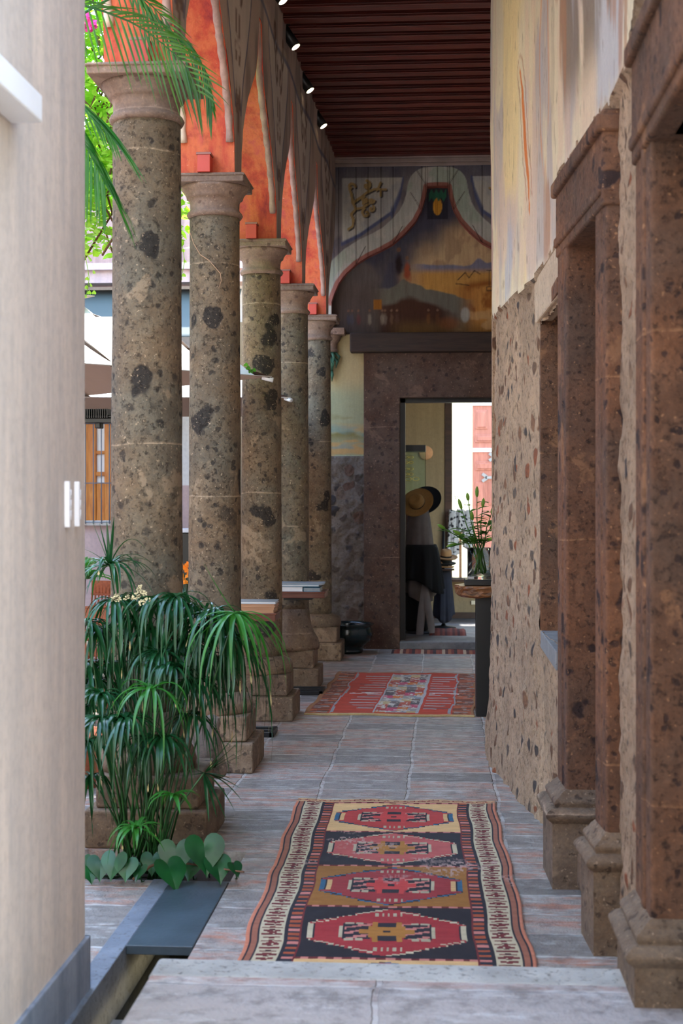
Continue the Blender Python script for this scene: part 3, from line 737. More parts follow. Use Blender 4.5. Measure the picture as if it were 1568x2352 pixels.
# recessed mural
xm = np.arange(-1.3, 1.2, .009); zm = np.arange(3.38, 5.06, .009); X4, Z4 = np.meshgrid(xm, zm, indexing='ij')
def paint_mural(X, Z):
    x = (X - CX); z = Z
    n = fbm(x * 4, z * 3, 61); n2 = fbm(x * 9, z * 6, 62)
    c = lin((70, 68, 80)) * np.ones(X.shape + (3,))
    c = over(c, lin((108, 98, 88)), ss(.4, .65, n) * .7)
    cl = ss(-.45, .25, x + 1.4 * (4.42 - z) + .5 * (n - .5)) * ss(4.72, 4.5, z + .15 * (n - .5)) * ss(-.35, 0, x + .1); c = over(c, lin((196, 166, 124)), cl)
    c = over(c, lin((150, 118, 92)), cl * ss(.5, .65, n2) * .5)
    mt = 4.15 + .05 * fbm(x * 7, x * 0, 63) + .06 * ss(.35, .45, x) * ss(.55, .45, x) + .1 * ss(.5, .9, x)
    c = over(c, lin((124, 122, 138)), ss(mt, mt - .02, z) * ss(-.35, -.1, x))
    c = over(c, lin((196, 146, 74)), ss(4.14, 4.06, z + .03 * (n - .5)) * ss(-.5, -.1, x))
    hill = 3.98 - .28 * np.abs(x + .38) ** .9 + .14 * (n - .5)
    hl = 3.86 + .1 * np.sin((x - .1) * 3)
    c = over(c, lin((150, 92, 36)), ss(hl + .08, hl, z) * ss(.1, .4, x + .2 * (n - .5)))
    c = over(c, lin((208, 150, 76)), ss(.42, .62, n2) * ss(hl, hl - .05, z) * ss(.2, .5, x) * .8)
    c = over(c, lin((108, 104, 92)), ss(hill + .02, hill, z) * ss(-.85, -.6, x) * ss(.45, .2, x))
    c = over(c, lin((70, 42, 28)), ss(hill - .14, hill - .2, z) * ss(-.72, -.6, x) * ss(.3, .0, x) * ss(.3, .5, n + .2))
    c = over(c, lin((84, 72, 64)), ss(-.5, -.75, x) * ss(4.1, 3.8, z) * .9)
    c = over(c, lin((120, 92, 48)), ss(3.62, 3.45, z) * .6 * ss(-.6, -.3, x)); c = over(c, lin((196, 156, 104)), ss(.5, .62, fbm(x * 5, z * 8, 64)) * ss(3.75, 3.6, z) * ss(.15, .45, x) * .9)
    c = over(c, lin((130, 74, 36)), .6 * ss(1, .3, np.hypot((x - .13) / .16, (z - 3.53) / .10)))
    c = over(c, lin((168, 168, 160)), ss(1, .6, np.hypot((x - .30) / .06, (z - 3.62) / .10)) * .9)
    c = over(c, lin((150, 96, 30)), ss(1, .8, np.maximum(np.abs(x + .65) / .05, np.abs(z - 3.74) / .06)))
    def man(cx, cz, h, col, head=(120, 90, 70)):
        nonlocal c
        c = over(c, lin(col), (.45 if h < .2 else 1) * ss(1, .4, np.hypot((x - cx + .02 * (fbm(x * 30, z * 30, 66) - .5)) / (h * .17), (z - cz) / (h * .5)))); c = over(c, lin(head), ss(1, .7, np.hypot((x - cx) / (h * .09), (z - cz - h * .55) / (h * .1))))
    man(-.42, 4.17, .30, (40, 26, 26)); man(-.33, 4.10, .26, (150, 72, 44)); man(-.30, 4.03, .16, (156, 78, 50))
    for cx, col in ((-.97, (70, 78, 100)), (-.93, (80, 84, 96)), (-.86, (120, 56, 52)), (-.74, (176, 164, 140)), (-.60, (170, 156, 136)), (-.57, (150, 136, 120)), (-.50, (120, 92, 70)), (-.44, (96, 70, 56)), (-.1, (130, 84, 40)), (0, (110, 70, 40))):
        man(cx, 3.58, .17, col)
    # small line drawing: column and rigging
    for p in ([(.56, 4.1), (.56, 3.92)], [(.585, 4.1), (.585, 3.92)], [(.53, 4.10), (.62, 4.10)], [(.53, 3.92), (.62, 3.92), (.62, 3.88), (.53, 3.88), (.53, 3.92)], [(.22, 4.0), (.3, 4.08), (.34, 4.02), (.4, 4.1), (.46, 4.06)], [(.2, 3.96), (.34, 3.94)]):
        c = over(c, lin((48, 38, 32)), ss(.008, .003, pdist(x, z, p)) * .8)
    # pineapple / corn cob ornament under the arch tip
    el = np.hypot(x / .052, (z - 4.80) / .10); c = over(c, lin((34, 34, 44)), (np.abs(x) < .11) * (z > 4.66) * .8)
    c = over(c, lin((206, 146, 48)), ss(1, .9, el)); c = over(c, lin((130, 78, 20)), ss(1, .9, el) * (np.abs(np.sin(x * 190)) < .3) * .8)
    c = over(c, lin((44, 100, 74)), ss(.05, .04, np.abs(z - 4.92 + .02 * np.sin(x * 120))) * (np.abs(x) < .095) * .95)
    return c
mo = grid_obj('wall_back_mural', np.stack([X4, np.full(X4.shape, YE + .10), Z4], -1), paint_mural(X4, Z4), M['mural']); mo['kind'] = 'structure'
# lower left of end wall: painted strip and rubble
xq = np.arange(-1.5, -.83, .012); zq = np.arange(0, 3.45, .012); X5, Z5 = np.meshgrid(xq, zq, indexing='ij')
c5 = lin((176, 158, 116)) * np.ones(X5.shape + (3,)); n5 = fbm(X5 * 3, Z5 * 3, 71)
c5 = over(c5, lin((142, 148, 118)), ss(2.95, 2.7, Z5) * .8); c5 = over(c5, lin((122, 112, 62)), ss(.45, .6, fbm(X5 * 2, Z5 * 7, 72)) * ss(2.72, 2.5, Z5) * ss(2.2, 2.35, Z5))
c5 = over(c5, lin((186, 144, 86)), ss(.5, .6, fbm(X5 * 2, Z5 * 14, 73)) * ss(2.5, 2.3, Z5) * .8); c5 = over(c5, lin((110, 140, 136)), ss(.5, .62, fbm(X5 * 3, Z5 * 11, 74)) * ss(2.6, 2.3, Z5) * .6)
pm5 = Z5 > 2.085 + .02 * (n5 - .5)
Y5 = YE + .012 + np.where(pm5, .0, -.02 + .05 * (fbm(X5 * 7, Z5 * 7, 75) - .5) + .03 * (fbm(X5 * 20, Z5 * 20, 76) - .5)) + np.where(Z5 > 3.41, .1, 0)
o = grid_obj('wall_back_lower', np.stack([X5, Y5, Z5], -1), c5, [M['fresco'], M['rubble_far']], None, (~(pm5[:-1, :-1] & pm5[1:, 1:])).astype(int)); o['kind'] = 'structure'
DX0, DX1, DZ = -.455, .80, 2.715
mb = MB()
mb.bb(-.845, DX0, YE - .05, YE + .45, 0, 2.73); mb.bb(DX1, 1.15, YE - .05, YE + .45, 0, 2.73); mb.bb(-.845, 1.15, YE - .052, YE + .45, DZ, 3.20)
dr = empty('door_3', (0.15, YE, 0), kind='structure')
o = mb.build('door_surround', M['endframe'], dr, bevel=.008); o.data.transform(Matrix.Translation(-Vector(dr.location)))
mb = MB(); mb.bb(DX0, DX0 + .055, YE + .12, YE + .20, .08, DZ); mb.bb(DX1 - .055, DX1, YE + .12, YE + .20, .08, DZ); mb.bb(DX0, DX1, YE + .12, YE + .20, DZ - .045, DZ)
o = mb.build('door_frame', M['black'], dr); o.data.transform(Matrix.Translation(-Vector(dr.location)))
mb = MB(); mb.bb(-.99, 1.15, YE - .14, YE + .12, 3.20, 3.41); o = mb.build('lintel', M['lintel_wood'], dr, bevel=.015); o.data.transform(Matrix.Translation(-Vector(dr.location)))
mb = MB(); mb.bb(DX0, DX1, YE - .06, YE + .5, 0, .085); o = mb.build('threshold', M['cement'], dr, bevel=.01); o.data.transform(Matrix.Translation(-Vector(dr.location)))
mb = MB(); mb.bb(-1.22, 1.15, YE - .07, YE + .02, 5.30, CEIL); mb.bb(-1.22, 1.15, YE - .045, YE + .02, 5.255, 5.30); mb.bb(-1.22, 1.15, YE - .02, YE + .02, 5.22, 5.255)
mb.build('trim_41', plain('cornice_paint', (150, 132, 124), .8, .2, 5), kind='structure', bevel=.008)
mb = MB(); mb.bb(-1.6, -.84, YE + .06, YE + .45, 0, 3.4); mb.bb(-1.6, 1.2, YE + .18, YE + .45, 3.2, 6.0); mb.build('wall_back_core', M['left_plaster'], kind='structure')

# ---- room behind the door
RB = 18.55
mb = MB(); mb.bb(-2.2, 2.4, YE + .45, RB + .4, -.05, .08); mb.build('floor_shop', m_floor('shop_floor', (150, 160, 168), (96, 100, 106), (120, 120, 122), (120, 100, 90), bw=.9, rh=.16, rough=.42), kind='structure')
mb = MB(); mb.bb(-2.2, 2.4, YE + .4, RB + .4, 3.6, 3.8); mb.bb(2.3, 2.4, YE + .4, RB + .4, 0, 3.6); mb.bb(-2.3, -2.2, YE + .4, RB + .4, 0, 3.6)
wx0, wx1 = PY(1038, 1000, RB).x, 1.05
mb.bb(-2.2, wx0 - .09, RB, RB + .35, .05, 3.6); mb.bb(wx1, 2.4, RB, RB + .35, .05, 3.6); mb.bb(wx0 - .09, wx1, RB, RB + .35, .05, .60); mb.bb(wx0 - .09, wx1, RB, RB + .35, 3.2, 3.6)
mb.build('wall_shop', M['room_wall'], kind='structure')
mb = MB(); mb.bb(-2.0, 1.5, RB - .03, RB, .08, .16); mb.build('baseboard_shop', M['dark_wood'], kind='structure')
wr_ = empty('window_2', ((wx0 + wx1) / 2, RB, .6), kind='structure')
mb = MB(); mb.bb(wx0 - .09, wx0, RB - .02, RB + .3, .6, 3.2); mb.bb(wx1 - .05, wx1, RB - .02, RB + .3, .6, 3.2)
o = mb.build('window_frame', M['dark_wood'], wr_); o.data.transform(Matrix.Translation(-Vector(wr_.location)))
mb = MB(); mb.bb(wx0 - .12, wx1, RB - .28, RB + .3, .565, .60); o = mb.build('window_sill', M['dark_wood'], wr_); o.data.transform(Matrix.Translation(-Vector(wr_.location)))

# street beyond
YS = 24.0
mb = MB(); mb.bb(-2.5, 6, YS, YS + .3, 0, 5.5); mb.build('wall_street', M['yellow_wall'], kind='structure')
pd = PY(1085, 932, YS)
sd = empty('street_door', (pd.x + .55, YS - .03, 0), label='tall red-brown panelled wooden door across the street, seen through the shop window', cat='door')
sw, sh = 1.15, pd.z
def sdz(py): return PY(1100, py, YS).z
def sdx(px): return PY(px, 1000, YS).x - sd.location.x
mb = MB(); mb.bb(sdx(1085), sdx(1085) + 1.3, -.03, .03, 0, sh); mb.build('door_leaf', M['door_wood'], sd)
mb = MB(); mb.bb(sdx(1085) - .0, sdx(1085) + 1.3, -.06, .03, sh, sh + .12); mb.build('door_head', M['white_wall'], sd)
rows = [(942, 986, [(1091, 1119), (1129, 1157)]), (998, 1017, [(1091, 1150)]), (1060, 1081, [(1091, 1150)]), (1107, 1160, [(1091, 1113), (1121, 1143)]), (1172, 1192, [(1091, 1150)])]
for ya, yb, xr in rows:
    for xa, xb in xr:
        mb = MB(); mb.bb(sdx(xa), sdx(xb), -.045, -.03, sdz(yb), sdz(ya)); mb.bb(sdx(xa) + .03, sdx(xb) - .03, -.062, -.04, sdz(yb) + .03, sdz(ya) - .03)
        mb.build('panel', M['door_wood'], sd, bevel=.008)
mb = MB(); mb.bb(sdx(1085), sdx(1085) + 1.3, -.06, -.03, sdz(1038), sdz(1030)); mb.build('door_rail', M['white'], sd)
for px_, py_ in ((1138, 1050), (1122, 1097)):
    mb = MB(); mb.bb(sdx(px_ - 8), sdx(px_ + 14), -.07, -.05, sdz(py_ + 3), sdz(py_ - 3))
    mb.box((sdx(px_ - 10), -.06, sdz(py_ - 5)), (.09, .02, .05), 0, Matrix.Rotation(.6, 3, 'Y')); mb.box((sdx(px_ - 10), -.06, sdz(py_ + 5)), (.09, .02, .05), 0, Matrix.Rotation(-.6, 3, 'Y'))
    mb.build('hinge_strap', M['grey_metal'], sd)

# ================================================================== COLUMNS
base_txt = ['nearest stone column, half hidden behind the sedge clump', 'second stone column from the camera, a dried vine tendril across its shaft',
            'third stone column, pale speckled patch high on its shaft', 'fourth stone column with a bell-shaped foot, behind the magazine lectern', 'farthest and darkest stone column, beside the big bowl']
def wobf(seed, amp=.012):
    r = random.Random(seed); ph = [r.uniform(0, 6.28) for _ in range(6)]
    return lambda a, z: amp * (math.sin(3 * a + ph[0] + z * 3) * .5 + math.sin(2 * a + ph[1] - z * 5) * .4 + math.sin(7 * a + z * 17 + ph[2]) * .3 + math.sin(z * 9 + ph[3]) * .4)
for i, (cx, cy, ct) in enumerate(COLS):
    root = empty('stone_column', (cx, cy, 0), label=base_txt[i], cat='column', group='arcade columns')
    R0 = [.178, .166, .156, .148, .140][i]; R1 = R0 * .92
    if i == 1: R0 = .164; R1 = .152
    mb = MB(); hw = [.29, .272, .265, .26, .255][i]; 
    if i == 3: hw = .25
    mb.bb(-hw, hw, -hw, hw, 0, .18); mb.bb(-hw + .045, hw - .045, -hw + .045, hw - .045, .18, .335)
    if i == 0: mb.v = [(x + .05, y, z) for x, y, z in mb.v]
    mb.build('base_plinth', M['plinth'], root, bevel=.014, seg=3)
    mb = MB(); wf = wobf(i + 50, .006)
    if i == 3: pr = [(.235, .33), (.24, .36), (.225, .42), (.195, .47), (.168, .53), (.155, .60), (R0, .68)]; zb = .68
    elif i == 0: pr = [(.235, .33), (.245, .37), (.235, .41), (.215, .45), (.195, .52), (R0 + .004, .62)]; zb = .62
    else: pr = [(.225, .33), (.236, .35), (.236, .395), (.22, .43), (R0 + .03, .445), (R0 + .004, .46)]; zb = .46
    mb.lathe(pr, 40, wob=wf); mb.build('base_torus', M['plinth'], root)
    mb = MB(); nz = 46; capz = ct - .245
    mb.lathe([(R0 + (R1 - R0) * k / nz, zb - .01 + (capz + .02 - zb) * k / nz) for k in range(nz + 1)], 40, wob=wobf(i, .010))
    mb.build('shaft', M['column'], root)
    mb = MB(); q = ct - .245; R = R1
    pr = [(R, q), (R + .012, q + .005), (R + .020, q + .02), (R + .012, q + .036), (R + .002, q + .042), (R - .002, q + .06), (R, q + .095), (R + .008, q + .115), (R + .020, q + .120), (R + .022, q + .132), (R + .032, q + .15), (R + .05, q + .172), (R + .056, q + .19)]
    mb.lathe(pr, 40, wob=wobf(i + 20, .004)); mb.build('capital', M['capital'], root)
    mb = MB(); a = .205 if i else .24
    mb.bb(-a, a, -a, a, q + .19, ct); mb.bb(-a - .008, a + .008, -a - .008, a + .008, q + .225, ct - .006)
    mb.build('abacus', M['capital'], root, bevel=.010, seg=3)
# respond capital and painted carved drop at the end wall
rp = PY(757, 770, YE - .06)
root = empty('wall_corbel', (-1.205, YE - .02, 2.65), label='small wall corbel capital with a green carved leaf drop below it, by the far doorway', cat='corbel')
mb = MB(); z0 = PY(760, 810, YE).z - 2.65; z1 = PY(760, 757, YE).z - 2.65
mb.lathe([(.07, z0), (.085, z0 + .02), (.07, z0 + .04), (.075, z0 + .10), (.10, z0 + .13), (.12, z1 - .07)], 24); mb.bb(-.16, .16, -.16, .12, z1 - .07, z1)
mb.build('capital', M['capital'], root, bevel=.004)
mb = MB()
for k in range(16):
    a = random.uniform(-1.5, 1.5) - math.pi / 2; zt = z0 - random.uniform(0, .22); r = .075 * (1 - (z0 - zt) * 2)
    mb.tube([(r * math.cos(a) * .5, r * math.sin(a) * .5, zt + .02), (r * math.cos(a) * 1.3, r * math.sin(a) * 1.3, zt - .04), (r * math.cos(a), r * math.sin(a), zt - .11)], [.02, .018, .004], 6)
mb.build('leaf_drop', plain('green_painted_carving', (52, 92, 70), .6, .4, 20), root)

# red boxes on the abaci
for i, (cx, cy, ct) in enumerate(COLS):
    b = MB(); h = .115; w = .078; b.bb(-w / 2, w / 2, -.05, .05, 0, h - .012)
    pxc = [325, 471, 579, 656, 719][i]
    X = PY(pxc, 600, cy - .165).x
    if i == 0: w_ = .11; b = MB(); b.bb(-.045, .045, -.05, .05, 0, .115)
    root = empty('speaker_box', (X, cy - .175, ct), label=['red box standing on the nearest capital, behind the palm frond', 'red box on the second capital from the camera', 'red box on the third capital from the camera', 'red box on the fourth capital from the camera', 'red box on the farthest capital'][i], cat='box', group='small red boxes on the capitals')
    b.build('body', M['redbox'], root, bevel=.003)
    t = MB(); t.bb(-.045, .045, -.052, .052, .103, .117); t.build('top_cap', plain('dark_red_cap', (150, 96, 84), .5, .1), root, bevel=.002)

# dried tendril on column 2
tp = [(428, 560), (440, 585), (452, 608), (470, 618), (482, 640), (497, 655), (502, 668)]
mb = MB(); pts = []
for k, (a, b) in enumerate([(437, 535), (445, 560), (460, 585), (480, 598), (492, 612), (506, 628), (508, 645), (502, 662)]):
    base = COLS[1]; p = PY(a, b, base[1]); dx = p.x - base[0]; R = .166
    y = base[1] - math.sqrt(max(R * R - dx * dx, .0004)) - .002; pts.append(PY(a, b, y))
mb.tube(pts, [.004, .003, .003, .0035, .003, .003, .002, .001], 5)
tag(at(mb.build('vine_tendril', plain('pale_tendril', (176, 140, 108), .8, .1)), pts[0]), 'thin dried vine tendril clinging to the second column shaft', 'tendril')

# ================================================================== RUGS
def rug_colors(Uc, Vc, w, L):
    """U across in m from centre, V in m from far end"""
    x = Uc; v = Vc
    q = .008; xs_ = np.floor(x / q) * q + q / 2; vs_ = np.floor(v / .012) * .012 + .006
    hw = w / 2; ax = np.abs(xs_)
    ivory = lin((190, 176, 144)); red = lin((150, 40, 44)); drk = lin((24, 26, 38)); ochre = lin((150, 98, 40)); blue = lin((36, 92, 120)); orange = lin((178, 84, 50)); pink = lin((196, 120, 108)); maroon = lin((104, 28, 34)); cream = lin((206, 164, 110))
    c = cream * np.ones(x.shape + (3,))
    def put(m, col): c[m] = col
    # ---- field bands
    B = .645; k = np.floor((v - .10) / B).astype(int); vv = (v - .10) - k * B - B / 2; kk = k % 4
    put(kk == 0, lin((214, 172, 116))); put(kk == 1, drk); put(kk == 2, ochre); put(kk == 3, drk * .8)
    fx = xs_ / .350; f = np.abs(fx)
    vvq = np.floor(vv / .014) * .014 + .007
    fq = np.floor(f * 14) / 14
    hexh = np.where(f < .86, .10 + .20 * (1 - fq / .86), 0)
    ins = (np.abs(vvq) < hexh) & (f < .86)
    edge = (np.abs(vvq) > hexh - .022) & ins
    side = (f > .80) & (f < .86) & (np.abs(vvq) < .085)
    body = [lin((176, 56, 54)), lin((180, 84, 80)), lin((150, 44, 50)), lin((156, 40, 46))]
    for b in range(4): put(ins & (kk == b), body[b])
    chk = ((np.floor(xs_ / .024) + np.floor(vvq / .014)) % 2 == 0)
    eb = edge & (kk % 2 == 0); put(eb, blue); put(eb & chk, drk)
    ew = edge & (kk % 2 == 1); put(ew, red); put(ew & chk, ivory)
    put(side & (kk % 2 == 0), blue); put(side & (kk % 2 == 1), ivory)
    put((f > .74) & (f < .78) & (np.abs(vvq) < .08) & (kk % 2 == 0), cream); put((f > .78) & (f < .80) & (np.abs(vvq) < .09), drk)
    # inner ornament
    inn = (f < .48) & (np.abs(vvq) < .105); fl = (f >= .48) & (f < .53) & (np.abs(vvq) < .075)
    put(fl, ivory * .9); put(inn & (f > .18), drk)
    comb = inn & (f > .16) & (f < .46) & ((np.floor((vvq + xs_ * .5) / .022) % 3) == 0); put(comb, [pink, pink][0])
    cr = ((f < .20) & (np.abs(vvq) < .075)) | ((f < .30) & (np.abs(vvq) < .03)) | ((f > .10) & (f < .16) & (np.abs(vvq) < .12)); 
    put(cr & (kk % 2 == 0) & ins, lin((190, 60, 58))); put(cr & (kk % 2 == 1) & ins, lin((166, 110, 44)))
    put((f < .09) & (np.abs(vvq) > .06) & (np.abs(vvq) < .11), drk)
    for s in (.30, .42): put((np.abs(f - s) < .045) & (np.abs(np.abs(vvq) - .095) < .014), ivory * .8)
    put((f < .16) & (np.abs(vvq) > .20) & (np.abs(vvq) < .235) & (np.floor(xs_ / .012) % 2 == 0) & ins, ivory * .8)
    put((f < .05) & (np.abs(vvq) < .01), drk)
    # light mottling diamonds inside body
    band_edge = (np.abs(np.abs(vv) - B / 2) < .010); put(band_edge & (np.floor(xs_ / .03) % 2 == 0), pink); put(band_edge & (np.floor(xs_ / .03) % 2 == 1), maroon)
    # ---- side borders (distance from edge)
    e = hw - ax; 
    vz = np.floor(v / .010) * .010
    per = .062; ph = ((v % per) / per - .5)
    m = e < .205; put(m, orange * .8)
    tri = (np.abs(ph) * 2 * .06 + .148) < e
    put((e > .148) & (e < .198) & ((v % .055) < .026), drk * 1.3); put((e > .152) & (e < .198) & ((v % .055) > .026) & ((np.floor(v / .055) % 3) == 0), pink)
    put((e > .198) & (e < .206), maroon); put((e > .142) & (e <= .150), drk)
    m = (e > .050) & (e <= .142); put(m, ivory)
    ec = np.abs(e - .096)
    put(m & ((v % .040) < .018) & (ec > .004) & (ec < .042 - .010 * (np.floor(v / .040) % 2)), lin((104, 34, 38)))
    put(m & (np.abs(ph) < .22 * (1 - ec / .022)) & (ec < .022), maroon)
    put(m & (np.abs(np.abs(ph) - .5) < .10) & (ec < .010), lin((70, 30, 34)))
    put((e > .042) & (e <= .050), drk); put((e > .022) & (e <= .042), lin((150, 92, 70))); put((e > .014) & (e <= .022), drk); put(e <= .014, lin((196, 120, 90)))
    # ---- far end border
    m = v < .075; put(m, lin((196, 160, 116)))
    dz = np.abs(((xs_ / .13) % 1) - .5) * 2 * .028; put(m & (np.abs(v - .022 - dz) < .007), maroon); put(m & (np.abs(v - .056 + dz) < .006), lin((150, 60, 50)))
    put((v > .072) & (v < .084) & (e > .2), maroon); put(v < .012, ivory)
    nn = fbm(x * 20, v * 60, 81); c *= (0.82 + .36 * nn)[..., None]
    wear = ss(.60, .74, fbm(x * 5, v * 6, 82)) * ss(.45, .6, fbm(x * 120, v * 40, 83)) * ((v > .7) & (v < 1.7)); c[:] = over(c, lin((190, 160, 150)), wear * .7)
    return c
def m_rug(name):
    s = N(name); v = s.obj(); a = s.n('Attribute'); a.attribute_name = 'Col'
    f = s.noise(s.obj(scale=(1, 3, 1)), 160, 3, .6); col = s.mix(s.ramp(f, [(.35, .4), (.6, 0.0)]), a.outputs['Color'], s.mix(1.0, a.outputs['Color'], (.5, .5, .5), 'MULTIPLY'))
    return s.bsdf(col, .95, s.bump(f, .5, .003), Specular_IOR_Level=.1, Sheen_Weight=.1)
M['rug'] = m_rug('woven_wool')
def make_rug(name, c0, c1, w0, w1, cells, cfun, label, wav=.006, thick=.008, seed=0, amp=.012):
    """c0 centre of near edge, c1 centre of far edge"""
    c0 = np.array(c0[:2]); c1 = np.array(c1[:2]); L = np.linalg.norm(c1 - c0); nu, nv = cells
    u = np.linspace(-1, 1, nu + 1); v = np.linspace(0, L, nv + 1); U, V = np.meshgrid(u, v, indexing='ij')   # V from far end
    dirv = (c0 - c1) / L; side = np.array([-dirv[1], dirv[0]]); 
    if side[0] < 0: side = -side
    wid = w1 + (w0 - w1) * V / L
    lat = U * wid / 2 + amp * (fbm(V * 1.8, V * 0 + 1, seed) - .5) * 2 + .006 * np.sin(V * 9 + U * 3) * np.abs(U)
    Vw = V + .014 * np.sin(U * 9 + 1) * ss(.15, 0, V) + .02 * np.sin(U * 6) * ss(L - .1, L, V)
    X = c1[0] + dirv[0] * Vw + side[0] * lat; Y = c1[1] + dirv[1] * Vw + side[1] * lat
    Z = thick + wav * fbm(U * 2 + 3, V * 3, seed + 3) + .004 * fbm(U * 9, V * 9, seed + 5)
    Zt = Z; 
    P = np.stack([X, Y, Zt], -1)
    # close the rim down to the floor
    uc = (U[:-1, :-1] + U[1:, 1:]) / 2; vc = (V[:-1, :-1] + V[1:, 1:]) / 2
    wc = w1 + (w0 - w1) * vc / L
    col = cfun(uc * (w0 + w1) / 4, vc, (w0 + w1) / 2, L)
    top_n, top_m = P.shape[:2]
    P2 = np.zeros((top_n + 2, top_m + 2, 3)); P2[1:-1, 1:-1] = P
    P2[0, 1:-1] = P[0]; P2[-1, 1:-1] = P[-1]; P2[1:-1, 0] = P[:, 0]; P2[1:-1, -1] = P[:, -1]; P2[0, 0] = P[0, 0]; P2[0, -1] = P[0, -1]; P2[-1, 0] = P[-1, 0]; P2[-1, -1] = P[-1, -1]
    P2[0, :, 2] = P2[-1, :, 2] = .001; P2[:, 0, 2] = P2[:, -1, 2] = .001
    C2 = np.zeros((top_n + 1, top_m + 1, 3)); C2[1:-1, 1:-1] = col; C2[0] = C2[1]; C2[-1] = C2[-2]; C2[:, 0] = C2[:, 1]; C2[:, -1] = C2[:, -2]
    org = np.array([(c0[0] + c1[0]) / 2, (c0[1] + c1[1]) / 2, 0])
    o = grid_obj(name, P2 - org, C2, M['rug'], corner=True); o.location = org
    return tag(o, label, 'rug')
nl, nr = PZ(545, 2205), PZ(1222, 2205); fl, fr_ = PZ(682, 1842), PZ(1133, 1842)
d_ = ((nl + nr) / 2 - (fl + fr_) / 2); ext = (4.625 - ((nl + nr) / 2).y) / d_.y
nc = (nl + nr) / 2 + d_ * ext
make_rug('runner_rug', nc, (fl + fr_) / 2, (nr - nl).length * 1.0, (fr_ - fl).length, (150, 290), rug_colors, 'long patterned runner rug with four dark red medallions, nearest on the floor', seed=5)
def rug2_colors(x, v, w, L):
    q = .012; xs_ = np.floor(x / q) * q; vq = np.floor(v / .02) * .02; hw = w / 2; e = hw - np.abs(xs_)
    red = lin((180, 56, 32)); c = red * np.ones(x.shape + (3,))
    c *= (.78 + .44 * fbm(x * 1.5, v * 16, 91))[..., None]
    def put(m, col): c[m] = col
    n = fbm(x * 6, v * 22, 92)
    put(e < .17, lin((112, 58, 38))); m = (e < .17) & (n > .55); put(m, lin((170, 84, 46))); m = (e < .16) & (fbm(x * 14, v * 30, 93) > .62); put(m, lin((150, 138, 130)))
    m = (e < .02); put(m, lin((150, 100, 60)))
    ln = np.abs(e - .185 - .01 * np.sin(v * 6)) < .008; put(ln, lin((150, 146, 146)))
    xc = xs_ - .04
    pal = np.array([lin(t) for t in [(150, 144, 136), (176, 84, 60), (196, 110, 44), (112, 96, 90), (186, 70, 96), (186, 160, 110), (160, 60, 50), (132, 140, 146), (90, 80, 80)]])
    ci = (np.floor(xc / .085).astype(int) * 7 + np.floor(vq / .17).astype(int) * 5) % 9
    m = (np.abs(xc) < .17) & (v > .12) & (v < L - .10); c[m] = pal[ci[m]]
    m2 = m & (fbm(x * 30, v * 24, 94) > .60); put(m2, lin((196, 186, 172)))
    put((np.abs(np.abs(xc) - .17) < .010) & (v > .1) & (v < L - .08), lin((170, 168, 166)))
    cb = (np.abs(xc) > .19) & (np.abs(xc) < .19 + .10 + .12 * np.abs(np.sin(v * 4.2))) & ((v % .15) < .035) & (v > .25) & (v < L - .25); put(cb, lin((166, 160, 156))); 
    cb = (np.abs(xc) > .19) & (np.abs(xc) < .40) & ((v % .15) > .10) & ((v % .15) < .125) & (v > .25) & (v < L - .25) & (n > .5); put(cb, lin((96, 70, 70)))
    cb = (np.abs(xc) > .19) & (np.abs(xc) < .45) & (np.abs(v - L * .55) < .05) ; put(cb & (n > .42), lin((210, 204, 196)))
    put(v > L - .03, lin((196, 170, 120))); put(v < .03, lin((150, 110, 80))); put((v > L - .07) & (v < L - .03) & (n > .45), lin((176, 84, 40)))
    nn = fbm(x * 30, v * 60, 95); c *= (0.8 + .4 * nn)[..., None]
    return c
nl, nr = PZ(697, 1645), PZ(1090, 1645); fl, fr_ = PZ(778, 1549), PZ(1096, 1547)
make_rug('kilim_rug', (nl + nr) / 2, (fl + fr_) / 2, (nr - nl).length, (fr_ - fl).length, (110, 150), rug2_colors, 'orange-red kilim rug with a patchwork centre, lying past the runner', seed=15, amp=.02)
def flat_mat(name, x0, x1, y0, y1, z, mat, label, th=.012):
    mb = MB(); n = 16; vs = []
    for i in range(n + 1):
        for j in range(7):
            x = x0 + (x1 - x0) * i / n; y = y0 + (y1 - y0) * j / 6
            vs.append((x, y + .006 * math.sin(i * 1.3), z + th + .004 * math.sin(i * .9 + j) if 0 < i < n and 0 < j < 6 else z + .001))
    mb.add(vs, [(i * 7 + j, (i + 1) * 7 + j, (i + 1) * 7 + j + 1, i * 7 + j + 1) for i in range(n) for j in range(6)], 0, True)
    o = at(mb.build(name, mat), ((x0 + x1) / 2, (y0 + y1) / 2, z)); return tag(o, label, 'mat')
a = PZ(898, 1500); b = PZ(1120, 1500)
flat_mat('doormat', a.x, b.x, a.y - .06, YE - .08, 0, M['mat_stripe'], 'narrow red and tan striped mat in front of the far threshold')
a = PZ(985, 1460, .08); b = PZ(1070, 1447, .08)
flat_mat('floor_mat', a.x, PZ(1071, 1460, .08).x, a.y, b.y, .08, M['mat_red'], 'small dark red mat on the floor inside the shop', .03)

